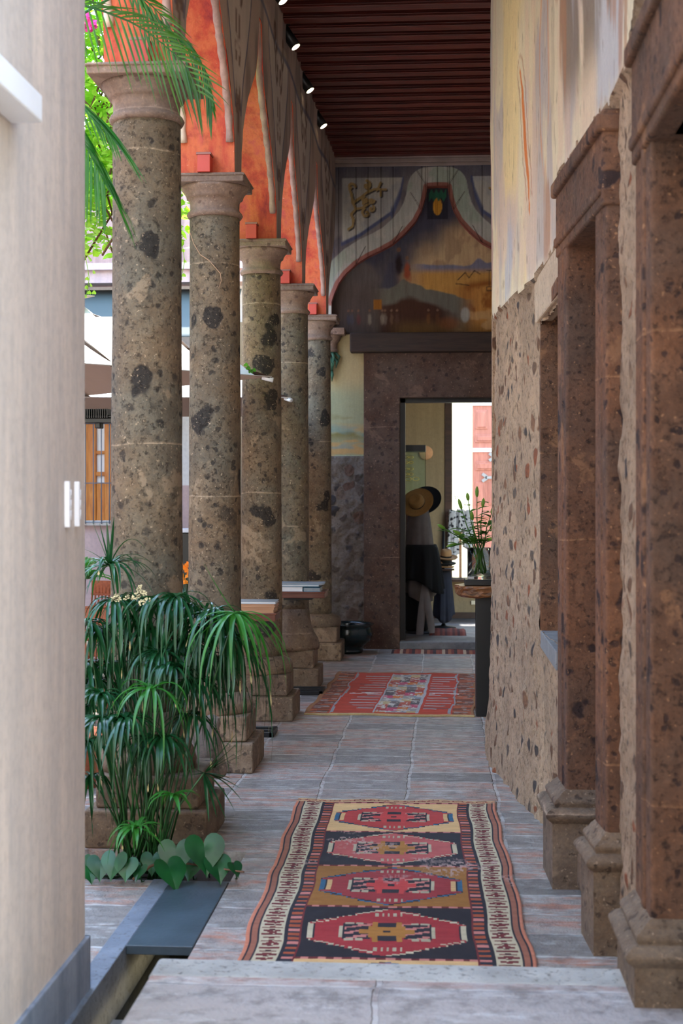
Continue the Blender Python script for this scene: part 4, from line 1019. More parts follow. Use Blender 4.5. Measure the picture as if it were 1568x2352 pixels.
# ================================================================== CEILING SPOTLIGHTS
for i, (px_, py_, Yd) in enumerate([(650, 3, 10.15), (679, 108, 11.15), (712, 208, 12.35), (743, 290, 13.6)]):
    e = PY(px_, py_, Yd); root = empty('ceiling_spotlight', e, label=['black ceiling spotlight cut by the top edge of the frame', 'black cylindrical ceiling spotlight, second nearest', 'black cylindrical ceiling spotlight, third nearest', 'farthest black ceiling spotlight with the brightest face'][i], cat='spotlight', group='spotlights along the arcade wall')
    d = Vector((.52, -.10, -.80)).normalized(); up = -d
    mb = MB(); mb.tube([up * .20, up * .19, (0, 0, 0)], [.038, .042, .042], 20); mb.tube([up * .11, Vector((up.x * .11 - .03, up.y * .11 + .02, .20))], .012, 8); mb.build('lamp_body', M['black'], root)
    mb = MB(); p = Vector((up.x * .11 - .03, up.y * .11 + .02, .20)); mb.tube([p + Vector((0, 0, -.015)), p + Vector((0, 0, .03))], .045, 16); mb.tube([p + Vector((0, 0, .03)), p + Vector((0, 0, max(.05, CEIL + .1 - e.z - p.z)))], .012, 8); mb.build('ceiling_mount', M['black'], root)
    mb = MB(); rot = d.to_track_quat('Z', 'Y').to_matrix(); n = 20
    mb.add([rot @ Vector((.036 * math.cos(2 * math.pi * k / n), .036 * math.sin(2 * math.pi * k / n), .001)) for k in range(n)], [tuple(range(n))]); mb.build('lamp_face', M['lamp'], root)
    ld = bpy.data.lights.new('spot', 'SPOT'); lo = bpy.data.objects.new('spot', ld); C.objects.link(lo); lo.parent = root; lo.location = d * .02
    lo.rotation_euler = d.to_track_quat('-Z', 'Y').to_euler(); ld.energy = 9; ld.spot_size = math.radians(50); ld.color = (1, .8, .55); ld.shadow_soft_size = .03
# white wall fixtures at the near left
mb = MB(); mb.bb(-1.19, -1.10, 3.2, 3.90, 2.68, 2.757)
root = empty('wall_lamp', (-1.19, 3.6, 2.7), label='white box-shaped wall lamp high on the near left wall', cat='wall lamp')
o = mb.build('housing', M['white'], root, bevel=.006); o.data.transform(Matrix.Translation((1.19, -3.6, -2.7)))
for k, px_ in enumerate((140, 163)):
    Yh = 1.19 * F / (1015 - px_) * .998
    root = empty('metal_bracket', (-1.19, Yh, 1.62), label=['left one of two white metal brackets on the near left wall', 'right one of two white metal brackets, nearest the wall edge'][k], cat='hinge', group='white metal brackets on the near wall')
    mb = MB(); mb.bb(0, .016, -.010, .004, -.068, .078); mb.bb(0, .003, -.012, .05, -.06, .075); mb.build('plate', M['white'], root, bevel=.002)
    mb = MB(); 
    for j in range(3): mb.tube([(.008, .022, -.045 + j * .033), (.008, .022, -.045 + j * .033 + .031)], .0065, 12)
    mb.build('knuckle', M['white'], root)

# ================================================================== BOWL, LECTERNS, CONSOLE TABLE
bc = PZ(790, 1500); bc = Vector((PY(797, 1500, 15.12).x, 15.12, 0))
root = empty('clay_bowl', bc, label='wide dark glazed bowl standing on the floor by the farthest column', cat='bowl')
mb = MB(); mb.lathe([(.10, 0), (.16, .005), (.17, .03), (.15, .06), (.19, .09), (.25, .14), (.275, .20), (.262, .25), (.25, .285), (.28, .30), (.285, .312), (.26, .315), (.24, .285), (.25, .24), (.255, .18), (.2, .10), (.05, .08)], 48, cap=False); mb.build('bowl_body', M['bowl'], root)
mb = MB(); mb.lathe([(.245, .262), (.001, .262)], 48, cap=False); mb.build('bowl_water', M['water'], root)

def lectern(cx, cy, top, w, dpt, mat_top, label, tilt=0.0, bx=None):
    root = empty('lectern_stand', (cx, cy, 0), label=label, cat='stand', group='magazine stands between the columns')
    mb = MB(); mb.bb(-w / 2, w / 2, -dpt / 2, dpt / 2, top - .055, top); mb.bb(-w / 2 - .008, w / 2 + .008, -dpt / 2 - .008, dpt / 2 + .008, top - .012, top); mb.build('tray', mat_top, root, bevel=.004)
    mb = MB(); mb.bb(-w / 2 + .02, -w / 2 + .07, -.03, .03, .03, top - .05); mb.bb(-.12, .12, -.10, .10, top - .075, top - .055); mb.build('post', M['black'], root, bevel=.003)
    mb = MB(); bw, bd = w * .92, dpt * .9
    mb.bb(-bw / 2, bw / 2, -bd / 2, -bd / 2 + .03, 0, .035); mb.bb(-bw / 2, bw / 2, bd / 2 - .03, bd / 2, 0, .035); mb.bb(-bw / 2, -bw / 2 + .03, -bd / 2, bd / 2, 0, .035); mb.bb(bw / 2 - .03, bw / 2, -bd / 2, bd / 2, 0, .035); mb.bb(-bw / 2, bw / 2, -.02, .02, 0, .035)
    mb.build('base_frame', M['black'], root, bevel=.003); return root
r1 = PY(632, 1407, 9.75); z1_ = r1.z
lectern(r1.x - .20, 9.90, z1_ - .005, .40, .30, M['brown_wood'], 'dark wooden stand with a short tray, behind the second column')
def book(cx, cy, z, w, d, h, cover, pages, label, group, rz=0.0):
    root = empty('book', (cx, cy, z), rz, label=label, cat='book', group=group)
    mb = MB(); mb.bb(-w / 2, w / 2, -d / 2, d / 2, 0, .003); mb.bb(-w / 2, w / 2, -d / 2, d / 2, h - .003, h); mb.bb(-w / 2, -w / 2 + .003, -d / 2, d / 2, 0, h); mb.build('cover', cover, root)
    mb = MB(); mb.bb(-w / 2 + .003, w / 2 - .004, -d / 2 + .004, d / 2 - .004, .003, h - .003); mb.build('pages', pages, root)
    return root
z = z1_ - .005
for k, (h, nm) in enumerate([(.028, 'bottom tan-edged book under the loose magazine, on the nearer stand'), (.014, 'thin tan-edged book in the middle of the pile on the nearer stand'), (.020, 'topmost tan-edged book of the pile on the nearer stand')]):
    book(r1.x - .19 + .004 * k, 9.88, z, .36, .25, h, M['pale_wood'], M['pale_wood'], nm, 'books on the nearer stand'); z += h
o = book(r1.x - .18, 9.88, z, .36, .25, .016, M['grey_cover'], M['paper'], 'pale magazine lying open-edged on top of the nearer stand pile', 'books on the nearer stand', .03)
r2 = PY(735, 1372, 11.9)
lectern(r2.x - .19, 12.02, r2.z + .05, .46, .34, M['brown_wood'], 'reddish wooden stand carrying bright books, behind the third column')
book(r2.x - .27, 11.98, r2.z + .05, .26, .25, .040, M['grey_cover'], M['paper'], 'thick white-paged book on the farther stand', 'books on the farther stand')
book(r2.x - .065, 11.98, r2.z + .05, .14, .26, .034, M['blue_cover'], M['grey_cover'], 'small blue book right of the thick one on the farther stand', 'books on the farther stand')
book(r2.x - .19, 11.99, r2.z + .091, .38, .27, .016, M['blue_cover'], M['paper'], 'blue magazine lying across the books on the farther stand', 'books on the farther stand', -.03)
book(r2.x - .17, 12.0, r2.z + .107, .40, .27, .010, M['grey_cover'], M['paper'], 'silvery magazine topmost on the farther stand', 'books on the farther stand', .04)

TY = 10.95
tx0 = PY(1036, 1350, TY - .2).x; tz = PY(1036, 1343, TY).z
root = empty('console_table', (.36, TY, 0), label='console with a live-edge wooden top on a tall black pedestal, past the rough wall', cat='table')
mb = MB(); n = 40; top = []; 
for k in range(n):
    a = 2 * math.pi * k / n; r = 1 + .07 * math.sin(3 * a + 1) + .05 * math.sin(7 * a)
    top.append((.30 * r * math.cos(a) * (1.0 + .1 * math.cos(a)), .24 * r * math.sin(a)))
N_ = len(top); vs = []
for zz, sc in ((tz - .085, .90), (tz - .07, .97), (tz - .035, 1.0 - .03), (tz - .015, 1.0), (tz, .99)):
    for k, (x, y) in enumerate(top): j = 1 + .02 * math.sin(k * 2.3 + zz * 90); vs.append((x * sc * j + .0, y * sc * j, zz + .006 * math.sin(k * 1.1) * (zz < tz - .05)))
fs = [(l * N_ + k, l * N_ + (k + 1) % N_, (l + 1) * N_ + (k + 1) % N_, (l + 1) * N_ + k) for l in range(4) for k in range(N_)] + [tuple(range(N_))[::-1], tuple(4 * N_ + k for k in range(N_))]
mb.add(vs, fs); mb.build('table_top', M['slab_wood'], root)
pl = PY(1093, 1600, TY - .14).x - .36; mb = MB(); mb.bb(pl, pl + .30, -.15, .15, 0, tz - .08); mb.build('pedestal', M['black'], root, bevel=.004)
vx = PY(1104, 1300, TY).x
mb = MB(); mb.bb(vx - .125, vx + .16, TY - .13, TY + .13, tz, tz + .045); tag(at(mb.build('tray', M['black'], bevel=.006), (vx, TY, tz)), 'black box-shaped tray under the glass vase', 'tray')
vz = tz + .046; vh = .235
root = empty('glass_vase', (vx, TY, vz), label='clear cylindrical glass vase full of lily stems', cat='vase')
mb = MB(); mb.lathe([(.001, 0), (.098, 0), (.102, .006), (.102, vh), (.096, vh), (.094, .02), (.001, .018)], 40, cap=False); mb.build('glass_body', M['glass'], root)
lb = empty('lily_bouquet', (vx, TY, vz + .03), label='bunch of green lily stems with closed buds in the vase', cat='flowers')
stems = []; rs = random.Random(3)
tips = [(1022, 1215), (1060, 1170), (1095, 1142), (1085, 1195), (1048, 1250), (1108, 1165), (1128, 1180), (1075, 1130 + 20), (1125, 1215), (1060, 1230), (1118, 1240)]
for k, (a, b) in enumerate(tips):
    p = PY(a, b, TY + rs.uniform(-.08, .08)) - lb.location; q = Vector((rs.uniform(-.05, .05), rs.uniform(-.05, .05), 0)); m_ = Vector(((p.x * .35), p.y * .3, vh + .0))
    pts = [q, q.lerp(m_, .5), m_, m_.lerp(p, .5) + Vector((-.01, 0, .01)), p]; mb = MB(); mb.tube(pts, [.006, .006, .005, .004, .003], 7); mb.build('stem', M['lily'], lb)
    mb = MB()
    for j in range(7):
        f = .42 + .085 * j; base = pts[2].lerp(pts[4], (f - .4) / .6); az = rs.uniform(0, 6.28); d = Vector((math.cos(az), math.sin(az) * .7, rs.uniform(.1, .7))).normalized(); Ln = rs.uniform(.09, .15)
        mb = MB(); mb.ribbon([base + d * Ln * s - Vector((0, 0, .35 * Ln * s * s)) for s in (0, .2, .4, .6, .8, 1)], .046, prof=lambda u: math.sin(math.pi * min(1, u * .95 + .05)) ** .8); mb.build('leaf', M['lily'], lb)
    mb = MB(); d = (pts[4] - pts[3]).normalized(); L = rs.uniform(.06, .09); mb.tube([p, p + d * L * .15, p + d * L * .5, p + d * L * .8, p + d * L], [.004, .011, .014, .010, .001], 8); mb.build('bud', M['lily_bud'], lb)

# ================================================================== SHOP INTERIOR
px_m = lambda Y: F / Y
# display case
Yc = 17.2; x1c = PY(977, 1100, Yc).x; zt = PY(960, 1022, Yc).z; zb_ = 1.55
root = empty('display_case', (x1c - .35, Yc + .2, 0), label='glass display case with a dark lid behind the hats', cat='display case')
mb = MB(); mb.bb(-.35, .35, -.2, .2, .08, zb_); mb.build('cabinet', M['dark_wood'], root)
mb = MB(); mb.bb(-.35, .35, -.2, .2, zt - .075, zt); mb.build('case_lid', M['black'], root)
mb = MB()
for (a, b, c, d) in ((-.35, .35, -.2, -.195), (.345, .35, -.2, .2), (-.35, .35, .195, .2)): mb.bb(a, b, c, d, zb_, zt - .075)
mb.build('case_glass', M['pane'], root)
mb = MB(); mb.bb(-.05, .0, -.02, .0, zb_, zt - .08); mb.build('case_rack', M['grey_metal'], root)
for k, py_ in enumerate((1050, 1062, 1077, 1089, 1100)):
    p = PY(938 + (8 if k == 4 else 0), py_, Yc + .1); r = empty('sunglasses', p, label=['gold-rimmed sunglasses on the top rung of the display case', 'gold-rimmed sunglasses, second from the top in the case', 'gold-rimmed sunglasses on the middle rung in the case', 'gold-rimmed sunglasses, second from the bottom in the case', 'larger gold-framed sunglasses, lowest in the case'][k], cat='sunglasses', group='sunglasses in the display case')
    mb = MB(); w = .05 if k < 4 else .075
    for s in (-1, 1): mb.tube([(s * w * .62 + w * .5 * math.cos(a), 0, .6 * w * .5 * math.sin(a)) for a in [2 * math.pi * j / 14 for j in range(15)]], .006, 6)
    mb.tube([(-w * .15, 0, 0), (w * .15, 0, 0)], .005, 5); mb.tube([(w * 1.1, 0, 0), (w * 1.15, .12, 0)], .005, 5); mb.tube([(-w * 1.1, 0, 0), (-w * 1.15, .12, 0)], .005, 5); mb.build('spectacle_frame', M['gold'], r)
mb = MB(); p = PY(978, 1040, RB - .03); n = 32
mb.lathe([(.001, -.01), (.085, -.01), (.09, 0), (.085, .012), (.001, .014)], n, cap=False)
o = mb.build('wall_fan', M['disc']); o.rotation_euler = (math.pi / 2, 0, 0); o.location = p + Vector((.0, 0, 0)); tag(o, 'round tan woven disc hung on the shop wall behind the case', 'wall decoration')
# garment stand
gx = PY(962, 1250, 16.55); root = empty('garment_stand', (gx.x, 16.55, .08), label='dark garment stand draped with ponchos inside the far doorway', cat='stand')
mb = MB(); mb.lathe([(.16, 0), (.16, .02), (.03, .04), (.022, .06)], 24); mb.build('base', M['black'], root)
mb = MB(); mb.tube([(0, 0, .05), (0, 0, 1.36)], .02, 10); mb.build('pole', M['black'], root)
mb = MB(); mb.lathe([(.05, .85), (.06, .95), (.07, 1.1), (.08, 1.2), (.07, 1.28), (.04, 1.33), (.045, 1.42), (.001, 1.44)], 24); mb.build('bust', M['black_cloth'], root)
def drape(name, mat, cx, cy, zt, zb, r0, r1, label, folds=7, seed=0, amp=.12, hem=0.0, cat='cloth', a0=0, a1=2 * math.pi):
    mb = MB(); n = 60; m = 14; vs = []; rr = random.Random(seed); ph = rr.uniform(0, 6)
    for j in range(m + 1):
        f = j / m; z = zt + (zb - zt) * f
        for i in range(n + 1):
            a = a0 + (a1 - a0) * i / n; r = (r0 + (r1 - r0) * f ** .6) * (1 + amp * f * math.sin(folds * a + ph) + amp * .5 * f * math.sin(folds * 2.3 * a))
            zz = z + hem * f * math.sin(a * 2 + ph); vs.append((r * math.cos(a), r * math.sin(a), zz))
    mb.add(vs, [(j * (n + 1) + i, j * (n + 1) + i + 1, (j + 1) * (n + 1) + i + 1, (j + 1) * (n + 1) + i) for j in range(m) for i in range(n)], 0, True)
    o = mb.build(name, mat); o.location = (cx, cy, 0); s = o.modifiers.new('thickness', 'SOLIDIFY'); s.thickness = .004
    return tag(o, label, cat)
drape('poncho', M['grey_cloth'], gx.x, 16.55, 1.56, .50, .09, .20, 'grey-brown poncho over the garment stand, under the straw hat', 6, 1, .10, .06, 'poncho')
drape('shawl', M['black_cloth'], gx.x + .03, 16.50, 1.10, .62, .17, .245, 'black fringed shawl hanging over the grey poncho', 8, 2, .14, .08, 'shawl')
drape('skirt_cloth', M['black_cloth'], gx.x - .05, 16.6, .9, .12, .12, .17, 'long black cloth falling to the shop floor below the shawl', 9, 4, .14, .0, 'cloth')
mb = MB(); p0 = PY(975, 1345, 16.35); p1 = PY(997, 1490, 16.35); p2 = PY(950, 1500, 16.35)
for tipx, tipy, w in ((996, 1482, .055), (960, 1494, .06)):
    t = PY(tipx, tipy, 16.30); s0 = PY(975, 1335, 16.33); mb.ribbon([s0.lerp(t, k / 8) + Vector((0, .012 * math.sin(k * 1.4), 0)) for k in range(9)], w * 1.5, side=Vector((1, .15, 0)), fold=.3, prof=lambda u: .55 + .45 * math.sin(u * 2.6) if u < .75 else (1 - u) / .25 * .92 + .02)
o = mb.build('scarf', M['cream_cloth']); tag(at(o, p0), 'pale pointed scarf hanging in front of the black cloths', 'scarf')
def hat(loc, mat, label, r=.19, rx=0., ry=0., crown=.11, group='hats in the shop', cat='hat', band=True):
    root = empty('hat', loc, label=label, cat=cat, group=group); root.rotation_euler = (rx, ry, 0)
    mb = MB(); mb.lathe([(r * .52, .004), (r * .9, -.006), (r, .008), (r * 1.01, .012), (r * .9, .0), (r * .5, .010)], 40, wob=lambda a, z: .04 * math.cos(2 * a)); mb.build('brim', mat, root)
    mb = MB(); mb.lathe([(r * .50, .0), (r * .49, crown * .6), (r * .42, crown * .95), (r * .25, crown), (r * .12, crown * .86), (.001, crown * .84)], 32, cap=False, wob=lambda a, z: -.10 * (z > crown * .5) * max(0, math.sin(a))); mb.build('crown', mat, root)
    if band: mb = MB(); mb.lathe([(r * .505, .004), (r * .507, .026)], 32, cap=False); mb.build('hat_band', M['black_felt'], root)
    return root
h = PY(958, 1155, 16.42); hat(h, M['straw_hat'], 'tilted straw hat on top of the garment stand', .185, 1.0, -.45, .11)
h = PY(975, 1150, 16.62); hat(h, M['black_felt'], 'black felt hat just behind the straw hat', .19, 1.0, -.35, .12)
sx = PY(1018, 1290, 17.1)
root = empty('accessory_stand', (sx.x, 17.1, .08), label='dark post stand carrying stacked hats, right of the garment stand', cat='stand')
mb = MB(); mb.lathe([(.15, 0), (.15, .02), (.03, .04), (.02, .06)], 24); mb.tube([(0, 0, .05), (0, 0, 1.2)], .018, 8); mb.build('post', M['black'], root)
mb = MB(); mb.bb(-.13, .13, -.12, .12, sx.z - .10 - .08, sx.z - .085 - .08); mb.build('shelf', M['dark_wood'], root)
for k, (m_, dz, lb_) in enumerate([(M['tan_felt'], -.06, 'tan hat at the bottom of the hat stack'), (M['black_felt'], -.02, 'black hat in the middle of the hat stack'), (M['tan_felt'], .05, 'light tan hat topmost on the hat stack')]):
    hat((sx.x + .02 * k - .01, 17.08, sx.z + dz), m_, lb_, .135, .1 * k, .05, .08 if k < 2 else .10)
drape('wrap_cloth', M['blue_cloth'], sx.x, 17.12, sx.z - .1, .2, .08, .12, 'navy striped cloth hanging below the stacked hats', 7, 8, .12, .05)
# things on the window sill
wx = PY(1057, 1300, RB - .12); root = empty('scarf_rack', (wx.x, RB - .12, .60), label='wooden post rack on the window sill hung with printed scarves', cat='rack')
mb = MB(); mb.bb(-.13, .13, -.08, .08, 0, .012); mb.build('base', M['black'], root)
zt_ = PY(1057, 1180, RB - .12).z - .60
mb = MB(); mb.bb(-.016, .016, -.016, .016, .01, zt_); mb.build('post', M['pale_wood'], root)
mb = MB(); mb.tube([(-.13, 0, zt_), (.13, 0, zt_)], .012, 8); mb.build('arm', M['pale_wood'], root)
for k, (dx, z0, z1) in enumerate(((-.10, .1, -.55), (.10, .12, -.42), (.0, .16, -.25))):
    drape('printed_scarf', M['pattern_cloth'], wx.x + dx, RB - .12, .6 + zt_ + .02 + z0 * .3, .6 + zt_ + z1, .045, .075, ['black and white printed scarf at the left of the sill rack', 'black and white printed scarf at the right of the sill rack', 'short black and white printed scarf in the middle of the sill rack'][k], 5, k + 3, .2, .04, 'scarf')['group'] = 'printed scarves in the window'
bk = PY(1056, 1140, RB - .1); root = empty('wire_basket', bk, label='small pale wire basket on top of the scarf rack', cat='basket')
mb = MB()
for zz, r in ((-.03, .06), (.0, .07), (.03, .08)): mb.tube([(r * math.cos(a), r * .7 * math.sin(a), zz) for a in [2 * math.pi * j / 20 for j in range(21)]], .004, 5)
for j in range(12): a = 2 * math.pi * j / 12; mb.tube([(.06 * math.cos(a), .042 * math.sin(a), -.03), (.08 * math.cos(a), .056 * math.sin(a), .03)], .003, 4)
mb.build('wires', M['white'], root)
o = MB(); p = PY(1088, 1385, RB - .02); o.bb(-.035, .035, -.008, .008, -.02, .03); o = o.build('wall_socket', M['cushion'], bevel=.003); o.location = p; tag(o, 'small cream wall socket under the shop window', 'socket')

# ================================================================== SCULPTURE beside column 1
root = empty('stone_sculpture', (-1.03, 7.34, 0), label='weathered carved stone figure leaning behind the first column base', cat='sculpture')
def skinobj(name, joints, edges, mat, parent, sub=2):
    me = bpy.data.meshes.new(name); me.from_pydata([j[0] for j in joints], edges, []); me.materials.append(mat)
    o = bpy.data.objects.new(name, me); C.objects.link(o); o.parent = parent
    sk = o.modifiers.new('skin', 'SKIN'); 
    for i, j in enumerate(joints): me.skin_vertices[0].data[i].radius = (j[1], j[1] * j[2])
    me.skin_vertices[0].data[0].use_root = True
    ssf = o.modifiers.new('sub', 'SUBSURF'); ssf.levels = sub; ssf.render_levels = sub
    for p in me.polygons: p.use_smooth = True
    return o
def SP(px_, py_, dy=0): return PY(px_, py_, 7.34 + dy) - Vector((-1.03, 7.34, 0))
skinobj('figure', [(SP(452, 1840), .075, 1), (SP(458, 1760), .085, 1), (SP(470, 1700), .075, 1), (SP(478, 1650, .05), .06, 1), (SP(500, 1665, .12), .045, 1), (SP(492, 1735, -.03), .055, 1), (SP(508, 1790, -.05), .04, 1), (SP(478, 1850), .06, 1), (SP(500, 1815, -.08), .045, 1), (SP(440, 1880), .08, 1)],
        [(0, 1), (1, 2), (2, 3), (3, 4), (2, 5), (5, 6), (0, 7), (7, 8), (0, 9)], M['sculpture'], root)
skinobj('foot', [(SP(462, 1900, -.02), .052, 1), (SP(480, 1905, -.06), .048, 1), (SP(500, 1905, -.10), .040, 1), (SP(512, 1900, -.12), .028, 1)], [(0, 1), (1, 2), (2, 3)], M['sculpture'], root)

# ================================================================== PLANTS
def sedge_crown(root, c, n, L, droop, up, rs, mat, w=.018, tilt=0.0, dirbias=None, tips=True):
    mb = MB(); st = []; nt = 0
    for k in range(n):
        az = 2 * math.pi * (k + rs.uniform(-.3, .3)) / n; el = rs.uniform(up - .35, up + .35); l = L * rs.uniform(.72, 1.12)
        d = Vector((math.cos(az) * math.cos(el), math.sin(az) * math.cos(el), math.sin(el)))
        if dirbias is not None: d = (d + dirbias).normalized()
        kd = droop * rs.uniform(.7, 1.3); tw = rs.uniform(-.02, .02)
        P = []
        for j in range(9):
            s = j / 8; hor = l * (s - .30 * kd * s * s * s)
            P.append(c + Vector((d.x * hor + tw * s * s, d.y * hor, d.z * l * s - kd * l * .95 * s * s)))
        mb.ribbon(P, w * rs.uniform(.75, 1.2), fold=.35)
        if tips and nt < 3 and rs.random() < .10:
            st.append([P[-2].lerp(P[-1], .5), P[-1], P[-1] + (P[-1] - P[-2]) * .25]); nt += 1
    o = mb.build('leaf_crown', mat, root)
    for q in st: t_ = MB(); t_.ribbon(q, w * .6, fold=.2); t_.build('dry_tip', M['straw'], o)
    return o
root = empty('umbrella_sedge', (-1.33, 6.38, 0), label='large clump of umbrella sedge growing from the planter before the nearest column', cat='plant'); O = Vector(root.location)
rs = random.Random(11)
crowns = [ # px, py, Y, n, L, droop, up, light
 (252, 1298, 6.42, 20, .27, .75, .42, 0), (262, 1378, 6.30, 16, .27, 1.25, .30, 0), (312, 1374, 6.45, 16, .26, 1.3, .3, 0), (366, 1376, 6.32, 15, .27, 1.3, .3, 0), (404, 1370, 6.28, 16, .30, 1.35, .3, 0),
 (432, 1392, 6.40, 16, .28, 1.3, .3, 0), (490, 1402, 6.30, 18, .33, 1.25, .35, 0), (508, 1418, 6.45, 16, .32, 1.4, .3, 0), (540, 1408, 6.15, 14, .31, .95, .1, 1), (524, 1462, 6.35, 18, .34, 1.45, .2, 0),
 (393, 1532, 6.18, 20, .22, 1.0, .35, 0), (366, 1498, 6.25, 18, .24, 1.0, .3, 0), (348, 1582, 6.05, 14, .26, .9, .3, 1), (232, 1596, 6.10, 20, .19, .8, .5, 0), (237, 1650, 6.0, 22, .23, .95, .3, 0), (288, 1648, 6.02, 22, .23, 1.05, .3, 0),
 (200, 1430, 6.3, 18, .26, 1.25, .3, 0), (232, 1440, 6.4, 16, .27, 1.35, .25, 0), (375, 1692, 6.1, 18, .22, 1.1, .2, 0), (396, 1826, 5.98, 12, .15, .7, .3, 1), (312, 1902, 5.98, 14, .17, .8, .4, 1), (195, 1520, 6.35, 18, .26, 1.3, .2, 0),
 (446, 1562, 6.3, 18, .26, 1.2, .3, 0), (424, 1466, 6.38, 18, .28, 1.4, .2, 0), (200, 1700, 6.2, 18, .24, 1.2, .3, 0), (250, 1520, 6.42, 16, .26, 1.3, .2, 0), (330, 1690, 6.25, 16, .23, 1.2, .2, 0), (480, 1500, 6.42, 16, .3, 1.4, .2, 0), (205, 1780, 6.3, 14, .2, 1.2, .2, 0), (300, 1420, 6.45, 16, .28, 1.35, .25, 0), (350, 1440, 6.42, 16, .28, 1.35, .2, 0), (470, 1440, 6.4, 16, .3, 1.4, .25, 0), (215, 1560, 6.4, 16, .26, 1.2, .2, 0), (440, 1640, 6.3, 14, .24, 1.1, .2, 0), (330, 1480, 6.45, 14, .26, 1.2, .2, 0), (195, 1620, 6.35, 16, .24, 1.2, .2, 0), (280, 1590, 6.4, 14, .22, 1.0, .3, 0)]
for (px_, py_, Yd, n, L, dr_, up, lt) in crowns:
    c = PY(px_, py_, Yd) - O
    sedge_crown(root, c, int(n * 1.45), L * 1.08, dr_, up, rs, M['sedge_light'] if lt else M['sedge'])
    b = Vector((rs.uniform(-.10, .12), rs.uniform(-.10, .05), -.05)); mb = MB()
    mid = b.lerp(c, .5) + Vector((rs.uniform(-.02, .02), rs.uniform(-.02, .02), .03)); mb.tube([b, b.lerp(mid, .5), mid, mid.lerp(c, .5) + Vector((0, 0, .01)), c], [.0055, .005, .0045, .004, .0035], 6)
    mb.build('stem', M['sedge_stem'], root)
# upright blades of the top crown, and the long reaching blades on the right
def blades(root, O, c, targets, mat, w=.015, Yd=6.3, sag=.0):
    mb = MB()
    for (tx, ty, hump) in targets:
        t = PY(tx, ty, Yd) - O; m_ = c.lerp(t, .5) + Vector((0, 0, hump)); P = [(c * (1 - s) ** 2 + m_ * 2 * s * (1 - s) + t * s * s) for s in [k / 8 for k in range(9)]]
        mb.ribbon(P, w, fold=.35)
    return mb.build('long_blade', mat, root)
c = PY(252, 1298, 6.42) - O; blades(root, O, c, [(210, 1193, .0), (228, 1200, 0), (245, 1195, 0), (262, 1185, -.0), (335, 1262, .16), (350, 1296, .10), (190, 1260, .02), (187, 1370, .05)], M['sedge'], .016, 6.38)
c = PY(540, 1408, 6.15) - O; blades(root, O, c, [(466, 1290, -.02), (658, 1525, .10), (612, 1492, .09), (590, 1455, .08), (560, 1490, .03), (640, 1500, .12), (600, 1480, .06)], M['sedge_light'], .016, 6.1)
c = PY(469, 1775, 6.0) - O; blades(root, O, c, [(550, 1675, 0), (553, 1700, 0), (566, 1714, 0), (578, 1722, 0), (520, 1735, 0), (430, 1758, 0), (438, 1780, 0), (480, 1890, 0), (507, 1850, 0), (553, 1812, .02), (560, 1845, .05), (520, 1885, .02), (498, 1880, .02), (540, 1865, .05), (535, 1790, .01)], M['sedge'], .015, 5.95)
b = Vector((.05, -.05, -.03)); mb = MB(); mb.tube([b, b.lerp(c, .5) + Vector((-.02, 0, .05)), c], .004, 6); mb.build('stem', M['sedge_stem'], root)
for k in range(16):
    c = Vector((rs.uniform(-.16, .14), rs.uniform(-.14, .06), -.05)); t = PY(rs.uniform(200, 470), rs.uniform(1400, 1700), rs.uniform(6.1, 6.45)) - O; mb = MB(); mb.tube([c, c.lerp(t, .5) + Vector((0, 0, .04)), t], [.005, .004, .003], 5); mb.build('stem', M['sedge_stem'], root)
mb = MB()
for (px_, py_) in ((268, 1370), (272, 1376), (290, 1372), (318, 1358), (322, 1350), (330, 1362), (316, 1368), (338, 1378), (325, 1384), (262, 1376), (308, 1372)):
    for j in range(14):
        c = PY(px_ + rs.uniform(-6, 6), py_ + rs.uniform(-6, 6), 6.22) - O; mb.box(c, (.006, .005, .005), 0, Matrix.Rotation(rs.uniform(0, 3), 3, 'Y'))
mb.build('blossom', M['cream_fl'], root)
# pothos
root = empty('pothos', (-1.2, 6.2, 0), label='low pothos with glossy heart-shaped leaves along the planter edge', cat='plant'); O = Vector(root.location)
def heart(mb, c, r, yaw, pitch, roll=0):
    R = Matrix.Rotation(yaw, 3, 'Z') @ Matrix.Rotation(pitch, 3, 'X') @ Matrix.Rotation(roll, 3, 'Y'); out = []; n = 30
    for k in range(n):
        t = 2 * math.pi * k / n; x = 16 * math.sin(t) ** 3 / 17; y = (13 * math.cos(t) - 5 * math.cos(2 * t) - 2 * math.cos(3 * t) - math.cos(4 * t)) / 17
        out.append((x * .85, y))
    rings = [0, .5, 1]; vs = [R @ Vector((0, .1 * r, 0)) + c]
    for f in rings[1:]:
        for (x, y) in out: x_, y_ = x * f, .1 + (y - .1) * f; vs.append(R @ Vector((x_ * r, y_ * r, (abs(x_) * .25 - .12 * (x_ * x_ + y_ * y_)) * r)) + c)
    fs = [(0, 1 + k, 1 + (k + 1) % n) for k in range(n)] + [(1 + k, 1 + n + k, 1 + n + (k + 1) % n, 1 + (k + 1) % n) for k in range(n)]
    mb.add(vs, fs, 0, True)
